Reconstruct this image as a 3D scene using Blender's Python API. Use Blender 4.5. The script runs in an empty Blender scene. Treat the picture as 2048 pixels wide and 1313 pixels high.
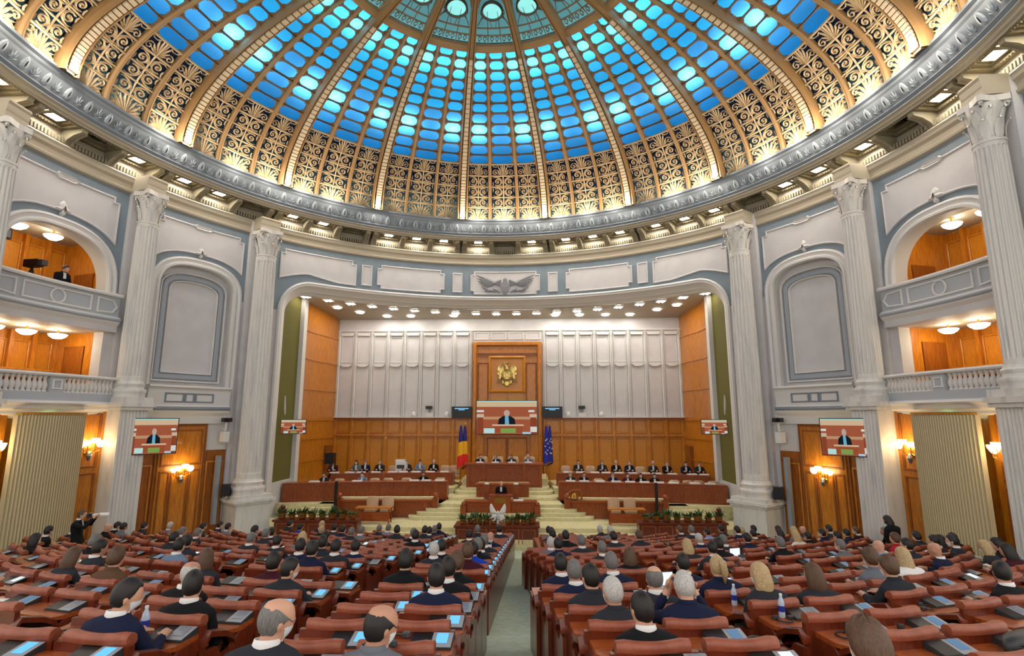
# Parliament chamber: raked seating, stage recess, colonnaded drum wall and glazed dome
import bpy, math, random
from mathutils import Vector, Matrix
random.seed(7)
SC = bpy.context.scene
COL = SC.collection
EYE = 5.6                      # camera height above the hall floor in front of the stage; geometry below is written relative to the eye
YC = 14.962                    # depth of the dome axis
D2R = math.pi / 180.0
# ---------------------------------------------------------------- camera, world, exposure
cam_d = bpy.data.cameras.new('camera')
cam_d.sensor_width = 36.0
cam_d.lens = 1052.5 / 2048 * 36.0
cam_d.clip_end = 200
cam_o = bpy.data.objects.new('camera', cam_d)
cam_o.location = (1.54, 0.0, EYE)
cam_o.rotation_euler = (math.radians(90 + 9.576), 0, math.radians(2.16))
COL.objects.link(cam_o)
SC.camera = cam_o
w = bpy.data.worlds.new('world'); SC.world = w; w.use_nodes = True
w.node_tree.nodes['Background'].inputs[0].default_value = (1.0, 0.95, 0.90, 1)
w.node_tree.nodes['Background'].inputs[1].default_value = 1.15
SC.view_settings.view_transform = 'Standard'
SC.view_settings.look = 'None'
SC.view_settings.exposure = 0.46
SC.view_settings.gamma = 1.0
SC.view_settings.use_curve_mapping = False
SC.cycles.max_bounces = 4; SC.cycles.diffuse_bounces = 2; SC.cycles.glossy_bounces = 2; SC.cycles.transmission_bounces = 3; SC.cycles.transparent_max_bounces = 4
SC.cycles.adaptive_threshold = 0.05; SC.cycles.caustics_reflective = False; SC.cycles.caustics_refractive = False

# ---------------------------------------------------------------- materials
def lin(c):
    return tuple(((x / 255) / 12.92 if x <= 10 else ((x / 255 + .055) / 1.055) ** 2.4) for x in c)
MATS = {}
def mat(name, col, rough=.5, metal=0., col2=None, sc=(1, 1, 1), ns=4., bump=0., emit=None, es=0., coat=0., detail=4., lo=.35, hi=.65, spec=.5):
    m = bpy.data.materials.new(name); m.use_nodes = True; MATS[name] = m
    nt = m.node_tree; b = nt.nodes['Principled BSDF']
    b.inputs['Base Color'].default_value = (*lin(col), 1)
    b.inputs['Roughness'].default_value = rough
    b.inputs['Metallic'].default_value = metal
    b.inputs['Coat Weight'].default_value = coat
    b.inputs['Specular IOR Level'].default_value = spec
    if emit:
        b.inputs['Emission Color'].default_value = (*lin(emit), 1)
        b.inputs['Emission Strength'].default_value = es
    if col2 or bump:
        tc = nt.nodes.new('ShaderNodeTexCoord'); mp = nt.nodes.new('ShaderNodeMapping')
        mp.inputs['Scale'].default_value = sc
        nt.links.new(tc.outputs['Object'], mp.inputs[0])
        n = nt.nodes.new('ShaderNodeTexNoise'); n.inputs['Scale'].default_value = ns; n.inputs['Detail'].default_value = detail
        nt.links.new(mp.outputs[0], n.inputs['Vector'])
        if col2:
            r = nt.nodes.new('ShaderNodeValToRGB')
            r.color_ramp.elements[0].position = lo; r.color_ramp.elements[0].color = (*lin(col), 1)
            r.color_ramp.elements[1].position = hi; r.color_ramp.elements[1].color = (*lin(col2), 1)
            nt.links.new(n.outputs['Fac'], r.inputs[0]); nt.links.new(r.outputs[0], b.inputs['Base Color'])
        if bump:
            bp = nt.nodes.new('ShaderNodeBump'); bp.inputs['Strength'].default_value = bump; bp.inputs['Distance'].default_value = .02
            nt.links.new(n.outputs['Fac'], bp.inputs['Height']); nt.links.new(bp.outputs[0], b.inputs['Normal'])
    return m
def emat(name, col, s):
    m = bpy.data.materials.new(name); m.use_nodes = True; MATS[name] = m
    nt = m.node_tree; nt.nodes.remove(nt.nodes['Principled BSDF'])
    e = nt.nodes.new('ShaderNodeEmission'); e.inputs[0].default_value = (*lin(col), 1); e.inputs[1].default_value = s
    nt.links.new(e.outputs[0], nt.nodes['Material Output'].inputs[0])
    return m
mat('plaster', (215, 212, 212), .6, col2=(207, 204, 204), ns=1.5)
mat('plaster_trim', (224, 221, 217), .55)
mat('plaster_tan', (176, 166, 146), .6)
mat('soffit', (136, 124, 98), .65, col2=(120, 110, 86), ns=6)
mat('soffit_trim', (150, 140, 116), .6)
mat('blue_paint', (136, 150, 160), .6, col2=(128, 142, 152), ns=1.2)
mat('frieze_blue', (128, 138, 148), .55)
mat('frieze_relief', (150, 160, 168), .5)
mat('marble', (222, 218, 211), .35, col2=(188, 189, 190), sc=(2.2, 2.2, .35), ns=2.2, detail=8, lo=.5, hi=.8)
mat('wood', (206, 130, 34), .32, col2=(178, 104, 22), sc=(3, 3, .5), ns=5, detail=6, coat=.25)
mat('wood_light', (214, 142, 42), .34, col2=(190, 116, 28), sc=(9, 9, .9), ns=7, detail=6, coat=.2)
mat('wood_dark', (156, 88, 22), .4, col2=(132, 70, 14), sc=(3, 3, .5), ns=5)
mat('desk_wood', (172, 86, 34), .3, col2=(140, 64, 22), sc=(2, 9, 9), ns=4, detail=6, coat=.35)
mat('desk_red', (112, 44, 20), .34, col2=(92, 34, 13), sc=(4, 4, .8), ns=5, detail=5, coat=.3)
mat('leather', (156, 84, 58), .42, col2=(140, 72, 48), ns=14, bump=.08)
mat('leather_tan', (212, 176, 142), .5)
mat('carpet', (204, 212, 186), .95, col2=(186, 196, 168), ns=8, bump=.3, spec=.1)
mat('stage_carpet', (226, 216, 170), .95, col2=(212, 202, 152), ns=9, bump=.3, spec=.1)
mat('gold', (232, 208, 168), .45, .1)
mat('gold_dark', (168, 134, 90), .5, .1)
mat('rib_cream', (224, 204, 172), .5)
mat('frame_brown', (146, 120, 92), .55)
mat('bronze', (88, 72, 54), .5)
mat('emblem_gold', (214, 186, 112), .3, .75)
mat('green_cloth', (92, 88, 30), .85, col2=(116, 110, 50), sc=(1, 1, 1), ns=60, lo=.45, hi=.55)
mat('curtain', (212, 196, 156), .85)
mat('parapet_grey', (182, 187, 192), .55)
mat('frame_grey', (164, 170, 178), .55)
mat('stage_wood', (158, 80, 34), .32, col2=(130, 60, 22), sc=(4, 4, .8), ns=5, detail=5, coat=.3)
mat('black', (18, 18, 20), .4)
mat('dark_grey', (52, 54, 56), .45)
mat('grey', (150, 152, 156), .4)
mat('white', (232, 230, 226), .5)
mat('paper', (240, 240, 238), .7)
mat('chrome', (190, 190, 192), .2, .9)
mat('brass', (190, 140, 60), .3, .8)
mat('leaf', (44, 74, 30), .5, col2=(76, 104, 50), ns=9)
emat('lamp_white', (255, 248, 236), 50.)
emat('lamp_stage', (255, 246, 232), 50.)
emat('lamp_soft', (255, 240, 214), 9.)
emat('lamp_warm', (255, 222, 160), 7.)
emat('lamp_green', (190, 255, 170), 6.)

# ---------------------------------------------------------------- mesh helpers
class MB:
    def __init__(s): s.v = []; s.f = []; s.m = []; s.c = 0
    def add(s, vs, fs):
        n = len(s.v); s.v.extend(tuple(v) for v in vs)
        for f in fs: s.f.append(tuple(i + n for i in f)); s.m.append(s.c)
        return s
    def box(s, x0, x1, y0, y1, z0, z1):
        v = [(x, y, z) for z in (z0, z1) for y in (y0, y1) for x in (x0, x1)]
        return s.add(v, [(0, 2, 3, 1), (4, 5, 7, 6), (0, 1, 5, 4), (2, 6, 7, 3), (0, 4, 6, 2), (1, 3, 7, 5)])
    def grid(s, rows, cu=False, cv=False, cap=False):
        nv = len(rows); nu = len(rows[0]); vs = [p for r in rows for p in r]; fs = []
        for j in range(nv if cv else nv - 1):
            for i in range(nu if cu else nu - 1):
                a = j * nu + i; b = j * nu + (i + 1) % nu; jj = (j + 1) % nv
                fs.append((a, b, jj * nu + (i + 1) % nu, jj * nu + i))
        if cap: fs.append(tuple(range(nu - 1, -1, -1))); fs.append(tuple((nv - 1) * nu + i for i in range(nu)))
        return s.add(vs, fs)
    def lathe(s, prof, n=16, cx=0, cy=0, cap=True):
        rows = [[(cx + r * math.cos(2 * math.pi * i / n), cy + r * math.sin(2 * math.pi * i / n), z) for i in range(n)] for r, z in prof]
        return s.grid(rows, cu=True, cap=cap)
    def tube(s, pts, r, n=6, cap=True):
        rows = []; pts = [Vector(p) for p in pts]; N = len(pts)
        up = Vector((0, 0, 1)); 
        for i, p in enumerate(pts):
            t = (pts[min(i + 1, N - 1)] - pts[max(i - 1, 0)]).normalized()
            a = t.cross(up)
            if a.length < .2: a = t.cross(Vector((1, 0, 0)))
            a.normalize(); b = a.cross(t); rr = r[i] if isinstance(r, (list, tuple)) else r
            rows.append([tuple(p + a * rr * math.cos(2 * math.pi * k / n) + b * rr * math.sin(2 * math.pi * k / n)) for k in range(n)])
        return s.grid(rows, cu=True, cap=cap)
    def prism(s, poly, a, b, ax='z'):
        n = len(poly); P = {'z': lambda p, h: (p[0], p[1], h), 'y': lambda p, h: (p[0], h, p[1]), 'x': lambda p, h: (h, p[0], p[1])}[ax]
        vs = [P(p, a) for p in poly] + [P(p, b) for p in poly]
        fs = [tuple(range(n - 1, -1, -1)), tuple(range(n, 2 * n))] + [(i, (i + 1) % n, n + (i + 1) % n, n + i) for i in range(n)]
        return s.add(vs, fs)
    def map(s, fn): s.v = [tuple(fn(*v)) for v in s.v]; return s
    def mesh(s, name, mats, smooth=False, ang=None):
        me = bpy.data.meshes.new(name); me.from_pydata(s.v, [], s.f)
        for m in (mats if isinstance(mats, (list, tuple)) else [mats]): me.materials.append(MATS[m] if isinstance(m, str) else m)
        if any(s.m): me.polygons.foreach_set('material_index', s.m)
        me.validate()
        fixn(me)
        if smooth: me.polygons.foreach_set('use_smooth', [True] * len(me.polygons))
        if smooth and ang: me.set_sharp_from_angle(angle=ang * D2R)
        return me
import bmesh
def fixn(me):
    bm = bmesh.new(); bm.from_mesh(me); bmesh.ops.recalc_face_normals(bm, faces=bm.faces[:]); bm.to_mesh(me); bm.free()
def tag(o, label=None, cat=None, group=None, kind=None):
    if label: o['label'] = label
    if cat: o['category'] = cat
    if group: o['group'] = group
    if kind: o['kind'] = kind
    return o
def obj(name, data, mats=None, parent=None, loc=(0, 0, 0), rz=0., smooth=False, ang=None, kind=None, rot=None):
    if isinstance(data, MB): data = data.mesh(name, mats, smooth, ang)
    o = bpy.data.objects.new(name, data); COL.objects.link(o)
    o.parent = parent
    o.location = loc if parent else (loc[0], loc[1], loc[2] + EYE)
    o.rotation_euler = rot if rot else (0, 0, rz)
    if kind: o['kind'] = kind
    return o
def thing(name, label=None, cat=None, loc=(0, 0, 0), rz=0., group=None, kind=None):
    return tag(obj(name, None, loc=loc, rz=rz), label, cat, group, kind)
def struct(name, data, mats=None, loc=(0, 0, 0), **k):
    return obj(name, data, mats, None, loc, kind='structure', **k)
def dup(root, loc=None, rz=None, label=None, parent=None):
    r = root.copy(); COL.objects.link(r)
    if loc is not None: r.location = (loc[0], loc[1], loc[2] + (0 if parent else EYE))
    if rz is not None: r.rotation_euler = (0, 0, rz)
    if label: r['label'] = label
    if parent: r.parent = parent
    for ch in root.children:
        c = ch.copy(); COL.objects.link(c); c.parent = r
        for g in ch.children:
            d = g.copy(); COL.objects.link(d); d.parent = c
    return r
def cy(az, z, r): a = az * D2R; return (r * math.sin(a), r * math.cos(a), z)      # around the dome axis
def rotaz(az): return -az * D2R                                                    # rotation that brings azimuth 0 to az
def frange(a, b, n): return [a + (b - a) * i / n for i in range(n + 1)]
def arc(mb, prof, a0, a1, n, closed=False):
    rows = [[cy(a, z, r) for r, z in prof] for a in frange(a0, a1, n)]
    mb.grid(rows, cu=closed, cap=closed); return mb
def cbox(mb, a0, a1, z0, z1, r0, r1, n=4): return arc(mb, [(r0, z0), (r0, z1), (r1, z1), (r1, z0)], a0, a1, n, True)
def moulding(mb, path, prof, fmap, closed=True, sub=0.35):
    # path: (s, z) metres on the wall; prof: (offset, proud); swept with mitres
    pts = []
    N = len(path)
    for i in range(N if closed else N - 1):
        a = path[i]; b = path[(i + 1) % N]; L = math.hypot(b[0] - a[0], b[1] - a[1]); k = max(1, int(abs(b[0] - a[0]) / sub))
        for j in range(k): pts.append((a[0] + (b[0] - a[0]) * j / k, a[1] + (b[1] - a[1]) * j / k))
    if not closed: pts.append(path[-1])
    M = len(pts); rows = []
    for i in range(M):
        p = pts[i]
        pa = pts[i - 1] if (closed or i > 0) else None; pb = pts[(i + 1) % M] if (closed or i < M - 1) else None
        def nrm(u, v):
            dx, dz = v[0] - u[0], v[1] - u[1]; l = math.hypot(dx, dz) or 1; return (-dz / l, dx / l)
        n1 = nrm(pa, p) if pa else nrm(p, pb); n2 = nrm(p, pb) if pb else n1
        mx, mz = n1[0] + n2[0], n1[1] + n2[1]; l = math.hypot(mx, mz) or 1; mx /= l; mz /= l
        k = 1 / max(.4, mx * n1[0] + mz * n1[1])
        rows.append([fmap(p[0] + mx * o * k, p[1] + mz * o * k, pr) for o, pr in prof])
    mb.grid(rows, cv=closed); return mb
def wallmap(R, az0=0.):            # (s, z, proud) on a drum wall of radius R, s measured from azimuth az0
    return lambda s, z, p: cy(az0 + s / R / D2R, z, R - p)
def flatmap(y): return lambda s, z, p: (s, y - p, z)
def plate(mb, lo, hi, s0, s1, n, p, fmap, back=None):
    # vertical strip surface between lo(s) and hi(s)
    ss = frange(s0, s1, n); f = (lambda q: q) 
    rows = [[fmap(s, lo(s) if callable(lo) else lo, p), fmap(s, hi(s) if callable(hi) else hi, p)] for s in ss]
    mb.grid(rows)
    if back is not None:
        for e in (0, 1):
            mb.grid([[fmap(s, (lo, hi)[e](s) if callable((lo, hi)[e]) else (lo, hi)[e], q) for q in (p, back)] for s in ss])
        for s in (s0, s1):
            l = lo(s) if callable(lo) else lo; h = hi(s) if callable(hi) else hi
            mb.grid([[fmap(s, l, p), fmap(s, h, p)], [fmap(s, l, back), fmap(s, h, back)]])
    return mb
def ring_prof(w, d): return [(-w / 2, 0), (-w / 2, d * .7), (-w / 4, d), (w / 4, d), (w / 2, d * .7), (w / 2, 0)]
def rect(x0, x1, z0, z1): return [(x0, z0), (x1, z0), (x1, z1), (x0, z1)]
def notched(x0, x1, z0, z1, n=.16):
    return [(x0 + n, z0), (x1 - n, z0), (x1 - n, z0 + n), (x1, z0 + n), (x1, z1 - n), (x1 - n, z1 - n), (x1 - n, z1), (x0 + n, z1), (x0 + n, z1 - n), (x0, z1 - n), (x0, z0 + n), (x0 + n, z0 + n)]
def light(name, typ, loc, power, col=(1, 1, 1), size=.2, rot=None, spot=None):
    l = bpy.data.lights.new(name, typ); l.energy = power; l.color = col
    if typ == 'AREA': l.size = size
    else: l.shadow_soft_size = size
    if typ == 'SPOT' and spot: l.spot_size = spot * D2R; l.spot_blend = .6
    o = bpy.data.objects.new(name, l); COL.objects.link(o); o.location = (loc[0], loc[1], loc[2] + EYE)
    if rot: o.rotation_euler = rot
    return o
def ordinal(n): return ['first', 'second', 'third', 'fourth', 'fifth', 'sixth', 'seventh', 'eighth', 'ninth', 'tenth', 'eleventh', 'twelfth', 'thirteenth', 'fourteenth', 'fifteenth', 'sixteenth', 'seventeenth', 'eighteenth', 'nineteenth', 'twentieth'][n]
CAMF = cam_o.rotation_euler.to_matrix()
def project(p):                    # world (eye-relative) point -> photo pixel, used only to decide what is near enough to need separate pieces
    v = CAMF.transposed() @ Vector((p[0] - cam_o.location.x, p[1], p[2]))
    if v.z > -.1: return None
    return 1024 + 1052.5 * v.x / -v.z, 656.5 - 1052.5 * v.y / -v.z
def seen(p, m=60):
    q = project(p); return q is not None and -m < q[0] < 2048 + m and -m < q[1] < 1313 + m
# ================================================================ DOME
DR, DK, DH = 13.75, 5.8, 11.0
def dome(th, az, d=0.):            # th: profile angle, az: azimuth, d: distance inwards
    c, s = math.cos(th * D2R), math.sin(th * D2R)
    nx, nz = c / DR, s / DK; l = math.hypot(nx, nz)
    r = DR * c - d * nx / l; z = DH + DK * s - d * nz / l
    return cy(az, z, r)
def ribw(th):                       # half width (deg) of a main rib
    r = DR * math.cos(th * D2R); return (.34 + .27 * (r - 6) / 7.75) / r / D2R / 2
def subw(th):
    r = DR * math.cos(th * D2R); return (.12 + .07 * (r - 6) / 7.75) / r / D2R / 2
def cell(j):
    def ab(th):
        lo = -10 + ribw(th) if j == -1 else (-3.333 + subw(th) if j == 0 else 3.333 + subw(th))
        hi = 10 - ribw(th) if j == 1 else (3.333 - subw(th) if j == 0 else -3.333 - subw(th))
        return lo, hi
    return ab
LAT = [1.0, 8.1, 13.5, 18.5, 23.4, 28.2]
BLU = [28.2, 31.9, 35.6, 39.2, 42.8, 46.3, 49.4, 52.5, 55.5, 58.4, 61.1, 63.7]
def cmap(t0, t1, j):
    ab = cell(j)
    def f(u, v, d):
        th = t0 + (t1 - t0) * v; a, b = ab(th); return dome(th, a + (b - a) * u, d)
    return f
# blue backlit glass: emits softly (diffuse attic light) and lets the lamps behind shine through
def glass(name, col, e):
    m = bpy.data.materials.new(name); m.use_nodes = True; MATS[name] = m; nt = m.node_tree
    nt.nodes.remove(nt.nodes['Principled BSDF'])
    t = nt.nodes.new('ShaderNodeBsdfTranslucent'); g = nt.nodes.new('ShaderNodeBsdfGlossy'); em = nt.nodes.new('ShaderNodeEmission')
    a = nt.nodes.new('ShaderNodeAddShader'); mx = nt.nodes.new('ShaderNodeMixShader')
    n = nt.nodes.new('ShaderNodeTexNoise'); n.inputs['Scale'].default_value = .8; tc = nt.nodes.new('ShaderNodeTexCoord')
    nt.links.new(tc.outputs['Object'], n.inputs['Vector'])
    r = nt.nodes.new('ShaderNodeValToRGB'); c = lin(col)
    r.color_ramp.elements[0].color = (*[x * .82 for x in c], 1); r.color_ramp.elements[1].color = (*[min(1, x * 1.15) for x in c], 1)
    r.color_ramp.elements[0].position = .3; r.color_ramp.elements[1].position = .7
    nt.links.new(n.outputs['Fac'], r.inputs[0]); nt.links.new(r.outputs[0], em.inputs[0])
    t.inputs[0].default_value = (min(1, c[0] + .12), min(1, c[1] * 1.1 + .25), min(1, c[2] + .2), 1); em.inputs[1].default_value = e
    g.inputs['Roughness'].default_value = .25; g.inputs[0].default_value = (.5, .5, .5, 1)
    nt.links.new(em.outputs[0], a.inputs[0]); nt.links.new(t.outputs[0], a.inputs[1])
    mx.inputs[0].default_value = .06
    nt.links.new(a.outputs[0], mx.inputs[1]); nt.links.new(g.outputs[0], mx.inputs[2])
    nt.links.new(mx.outputs[0], nt.nodes['Material Output'].inputs[0])
glass('dome_blue', (0, 124, 200), .62)
glass('dome_cyan', (0, 156, 224), .68)
glass('dome_navy', (8, 30, 66), .2)
glass('dome_pale', (150, 218, 214), .75)
glass('dome_teal', (96, 160, 168), .45)
CEIL = thing('ceiling', kind='structure', loc=(0, YC, 0))
BAYS = [b * 20 for b in range(-5, 6)]
SWK = 1.0
def strip(mb, pts, wd, f, d0=.03, d1=.09, asp=1.0):
    # flat ribbon with a raised spine along uv points; width in u units, asp = cell width / height
    N = len(pts); rows = []
    for i, (u, v) in enumerate(pts):
        a = pts[max(i - 1, 0)]; b = pts[min(i + 1, N - 1)]
        tx, ty = (b[0] - a[0]) * asp, b[1] - a[1]; l = math.hypot(tx, ty) or 1; nx, ny = -ty / l / asp, tx / l
        h = (wd[i] if isinstance(wd, list) else wd) * SWK / 2
        rows.append([f(u + nx * h, v + ny * h, d0), f(u, v, d1), f(u - nx * h, v - ny * h, d0)])
    mb.grid(rows)
def spiral(cx, cy_, r0, r1, a0, turns, asp, n=14):
    return [(cx + (r0 + (r1 - r0) * i / n) * math.cos(a0 + turns * 2 * math.pi * i / n) / asp, cy_ + (r0 + (r1 - r0) * i / n) * math.sin(a0 + turns * 2 * math.pi * i / n)) for i in range(n + 1)]
def lattice(row, j):
    t0, t1 = LAT[row], LAT[row + 1]; f = cmap(t0, t1, j); mb = MB(); asp = 1.9
    # frame bars
    for v in (0.0, 1.0): strip(mb, [(u, v) for u in frange(0, 1, 4)], .10, f, .05, .1, asp)
    strip(mb, [(.5, v) for v in frange(0, 1, 3)], .07, f, .05, .11, asp)
    for k in (0, 1):
        M = (lambda u: u) if k == 0 else (lambda u: 1 - u)
        if row == 0:       # shell fan
            for a in (8, 24, 42, 60, 78):
                c, s = math.cos(a * D2R), math.sin(a * D2R); L = .86 if a > 40 else .78
                strip(mb, [(M(.5 - (.10 + .9 * L * q * .5) * c), .10 + L * q * s + .02) for q in (0, .35, .7, 1)], [.03, .07, .13, .05], f, .02, .10, asp)
            strip(mb, [(M(.5 - u), .12 + .25 * math.sin(u * 7)) for u in frange(0, .46, 8)], .07, f, .03, .09, asp)
            strip(mb, [(M(u), v) for u, v in spiral(.12, .72, .20, .04, 0, 1.2, asp)], .07, f, .03, .09, asp)
        elif row in (1, 2, 3):
            up = 1 if row != 2 else -1; c0 = .5
            V = (lambda v: v) if up > 0 else (lambda v: 1 - v)
            sp = spiral(.26, .48, .36, .05, -2.2, 1.45, asp, 18)
            strip(mb, [(M(u), V(v)) for u, v in sp], [.08] * 12 + [.07] * 7, f, .03, .1, asp)
            strip(mb, [(M(u), V(v)) for u, v in [(.48, .06), (.40, .14), (.33, .13), (.26, .12), (.18, .18)]], [.03, .07, .09, .07, .03], f, .03, .1, asp)
            strip(mb, [(M(u), V(v)) for u, v in [(.44, .30), (.45, .5), (.40, .7), (.30, .84), (.16, .90), (.06, .82)]], [.04, .07, .09, .09, .07, .04], f, .03, .1, asp)
            strip(mb, [(M(u), V(v)) for u, v in [(.05, .1), (.07, .28), (.06, .48)]], [.04, .07, .02], f, .03, .09, asp)
            strip(mb, [(M(u), V(v)) for u, v in [(.27, .45), (.24, .52), (.30, .58)]], [.05, .12, .05], f, .03, .1, asp)
        else:              # palmette
            for a, L in ((14, .55), (34, .72), (56, .82), (76, .9)):
                c, s = math.cos(a * D2R), math.sin(a * D2R)
                strip(mb, [(M(.5 - (.03 + .8 * L * q * .5) * c), .06 + L * s * q + .08 * q * q) for q in (0, .35, .7, 1)], [.03, .06, .10, .03], f, .02, .09, asp)
            strip(mb, [(M(u), v) for u, v in spiral(.16, .30, .24, .04, 1.2, 1.2, asp)], .06, f, .03, .09, asp)
            strip(mb, [(M(u), v) for u, v in [(.04, .95), (.10, .8), (.22, .78), (.32, .9)]], .05, f, .03, .09, asp)
    return mb.mesh('lattice_panel', 'gold')
def pane_mesh(t0, t1, j, m):
    f = cmap(t0, t1, j); mb = MB()
    mb.grid([[f(u, v, -.05) for u in (0, .5, 1)] for v in (0, .5, 1)]); return mb.mesh('pane', m)
def frame_mesh(t0, t1, j, k):
    # bracketed frame with a cusped cartouche opening
    f = cmap(t0, t1, j); mb = MB(); n = 48; inn = []; out = []
    a, b = cell(j)((t0 + t1) / 2); rr = DR * math.cos((t0 + t1) / 2 * D2R); W = (b - a) * D2R * rr; asp = W / .62
    iu, iv = .035, .06; cu, cv = .15, .21
    inn = [(iu + cu, iv), (.5, iv), (1 - iu - cu, iv), (1 - iu, iv + cv), (1 - iu, .5), (1 - iu, 1 - iv - cv), (1 - iu - cu, 1 - iv), (.5, 1 - iv), (iu + cu, 1 - iv), (iu, 1 - iv - cv), (iu, .5), (iu, iv + cv)]
    out = [(iu + cu, 0), (.5, 0), (1, 0), (1, 0), (1, .5), (1, 1), (1, 1), (.5, 1), (0, 1), (0, 1), (0, .5), (0, 0)]
    out[0] = (0, 0)
    rows = [[f(u, v, .05) for u, v in out], [f(u, v, .05) for u, v in inn], [f(u, v, -.03) for u, v in inn]]
    mb.grid(rows, cu=True)
    for pu, pv, q in ((iu + cu, iv + .04, 1), (iu + .03, iv + cv, 1), (iu + cu * .55, iv + cv * .55, 1.25), (iu + cu + .09, iv + .02, .7), (iu + .015, iv + cv + .12, .7)):
        for U in (pu, 1 - pu):
            for V in (pv, 1 - pv):
                r = .05 * q * (1.0 if k > 1 else .7); ring_ = [f(U + r * math.cos(t) / asp * .9, V + r * math.sin(t), .045) for t in frange(0, 2 * math.pi, 7)[:-1]]
                mb.add(ring_, [tuple(range(len(ring_)))])
    for v in (0, 1): strip(mb, [(u, v) for u in frange(0, 1, 3)], .10, f, .06, .10, asp)
    return mb.mesh('pane_frame', 'frame_brown')
SWK = 1.3
latm = {(r, j): lattice(r, j) for r in range(5) for j in (-1, 0, 1)}
SWK = 1.0
panm = {(r, j): pane_mesh(BLU[r], BLU[r + 1], j, 'dome_blue' if r < 5 else 'dome_cyan') for r in range(11) for j in (-1, 0, 1)}
frmm = {(r, j): frame_mesh(BLU[r], BLU[r + 1], j, r) for r in range(11) for j in (-1, 0, 1)}
backm = {j: MB().grid([[cmap(0, 28.2, j)(u, v, -.12) for u in frange(0, 1, 3)] for v in frange(0, 1, 8)]).mesh('backing_glass', 'dome_navy') for j in (-1, 0, 1)}
def rib(w0, dp, nm, t0, t1, wf, mats):
    mb = MB(); rows = []
    for th in frange(t0, t1, 30):
        h = wf(th); p = []
        for x, d in ((-1, -.05), (-1, .12 * dp), (-.86, .2 * dp), (-.7, .2 * dp), (-.62, .12 * dp), (-.52, .12 * dp), (-.48, .17 * dp), (.48, .17 * dp), (.52, .12 * dp), (.62, .12 * dp), (.7, .2 * dp), (.86, .2 * dp), (1, .12 * dp), (1, -.05)):
            p.append(dome(th, x * h, d))
        rows.append(p)
    mb.grid(rows); return mb.mesh(nm, mats)
ribm = rib(1, 2.0, 'dome_rib', .3, 76, ribw, 'gold_dark')
submb = MB(); submb.grid([[dome(th, x * subw(th), d) for x, d in ((-1, -.05), (-1, .1), (-.5, .17), (0, .19), (.5, .17), (1, .1), (1, -.05))] for th in frange(.3, 64, 26)])
subm = submb.mesh('glazing_bar', 'gold_dark')
blk = MB()
th = 1.2
while th < 62:
    h = ribw(th); r = DR * math.cos(th * D2R); dth = max(1.15, 2.3 - .02 * th) * .62 if False else 1.5
    a = [dome(th, -.46 * h, .36), dome(th, .46 * h, .36), dome(th + dth * .8, .46 * h, .36), dome(th + dth * .8, -.46 * h, .36)]
    b = [dome(th, -.46 * h, .44), dome(th, .46 * h, .44), dome(th + dth * .8, .46 * h, .44), dome(th + dth * .8, -.46 * h, .44)]
    blk.add(a + b, [(4, 5, 6, 7), (0, 1, 5, 4), (1, 2, 6, 5), (2, 3, 7, 6), (3, 0, 4, 7)])
    th += dth
blkm = blk.mesh('rib_blocks', 'rib_cream')
DC = Vector((0, YC, 0))
def onview(th, az, m=40):
    p = dome(th, az); return seen((p[0], p[1] + YC, p[2]), m)
for b in BAYS:
    for j in (-1, 0, 1):
        az = b + j * 6.5
        obj('backing_glass', backm[j], parent=CEIL, rz=rotaz(b))
        for r in range(5):
            if onview((LAT[r] + LAT[r + 1]) / 2, az, 90): obj('lattice_panel', latm[r, j], parent=CEIL, rz=rotaz(b))
        for r in range(11):
            if onview((BLU[r] + BLU[r + 1]) / 2, az, 60):
                obj('pane', panm[r, j], parent=CEIL, rz=rotaz(b)); obj('pane_frame', frmm[r, j], parent=CEIL, rz=rotaz(b))
for b in BAYS + [120]:
    o = obj('dome_rib', ribm, parent=CEIL, rz=rotaz(b - 10))
    obj('rib_blocks', blkm, parent=o, kind='stuff')
for b in BAYS:
    for s in (-3.333, 3.333): obj('glazing_bar', subm, parent=CEIL, rz=rotaz(b + s))
# unseen parts of the glass, joined (beyond the frame)
mb = MB()
for b in range(0, 360, 20):
    for j in (-1, 0, 1):
        for r in range(11):
            a = (b + 180) % 360 - 180
            if abs(a) > 105 or not onview((BLU[r] + BLU[r + 1]) / 2, a + j * 6.5, 60):
                f = cmap(BLU[r], BLU[r + 1], j)
                def g(u, v): x, y, z = f(u, v, 0); c, s = math.cos(rotaz(b)), math.sin(rotaz(b)); return (x * c - y * s, x * s + y * c, z)
                mb.add([g(0, 0), g(1, 0), g(1, 1), g(0, 1)], [(0, 1, 2, 3)])
obj('pane_field', mb, 'dome_blue', CEIL, kind='stuff')
mb = MB(); arc(mb, [(DR + .3, DH - .2), (DR + .4, 11.6), (DR * .94, DH + DK * .45)], 105, 255, 30); obj('rear_dome_base', mb, 'plaster_tan', CEIL)
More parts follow.
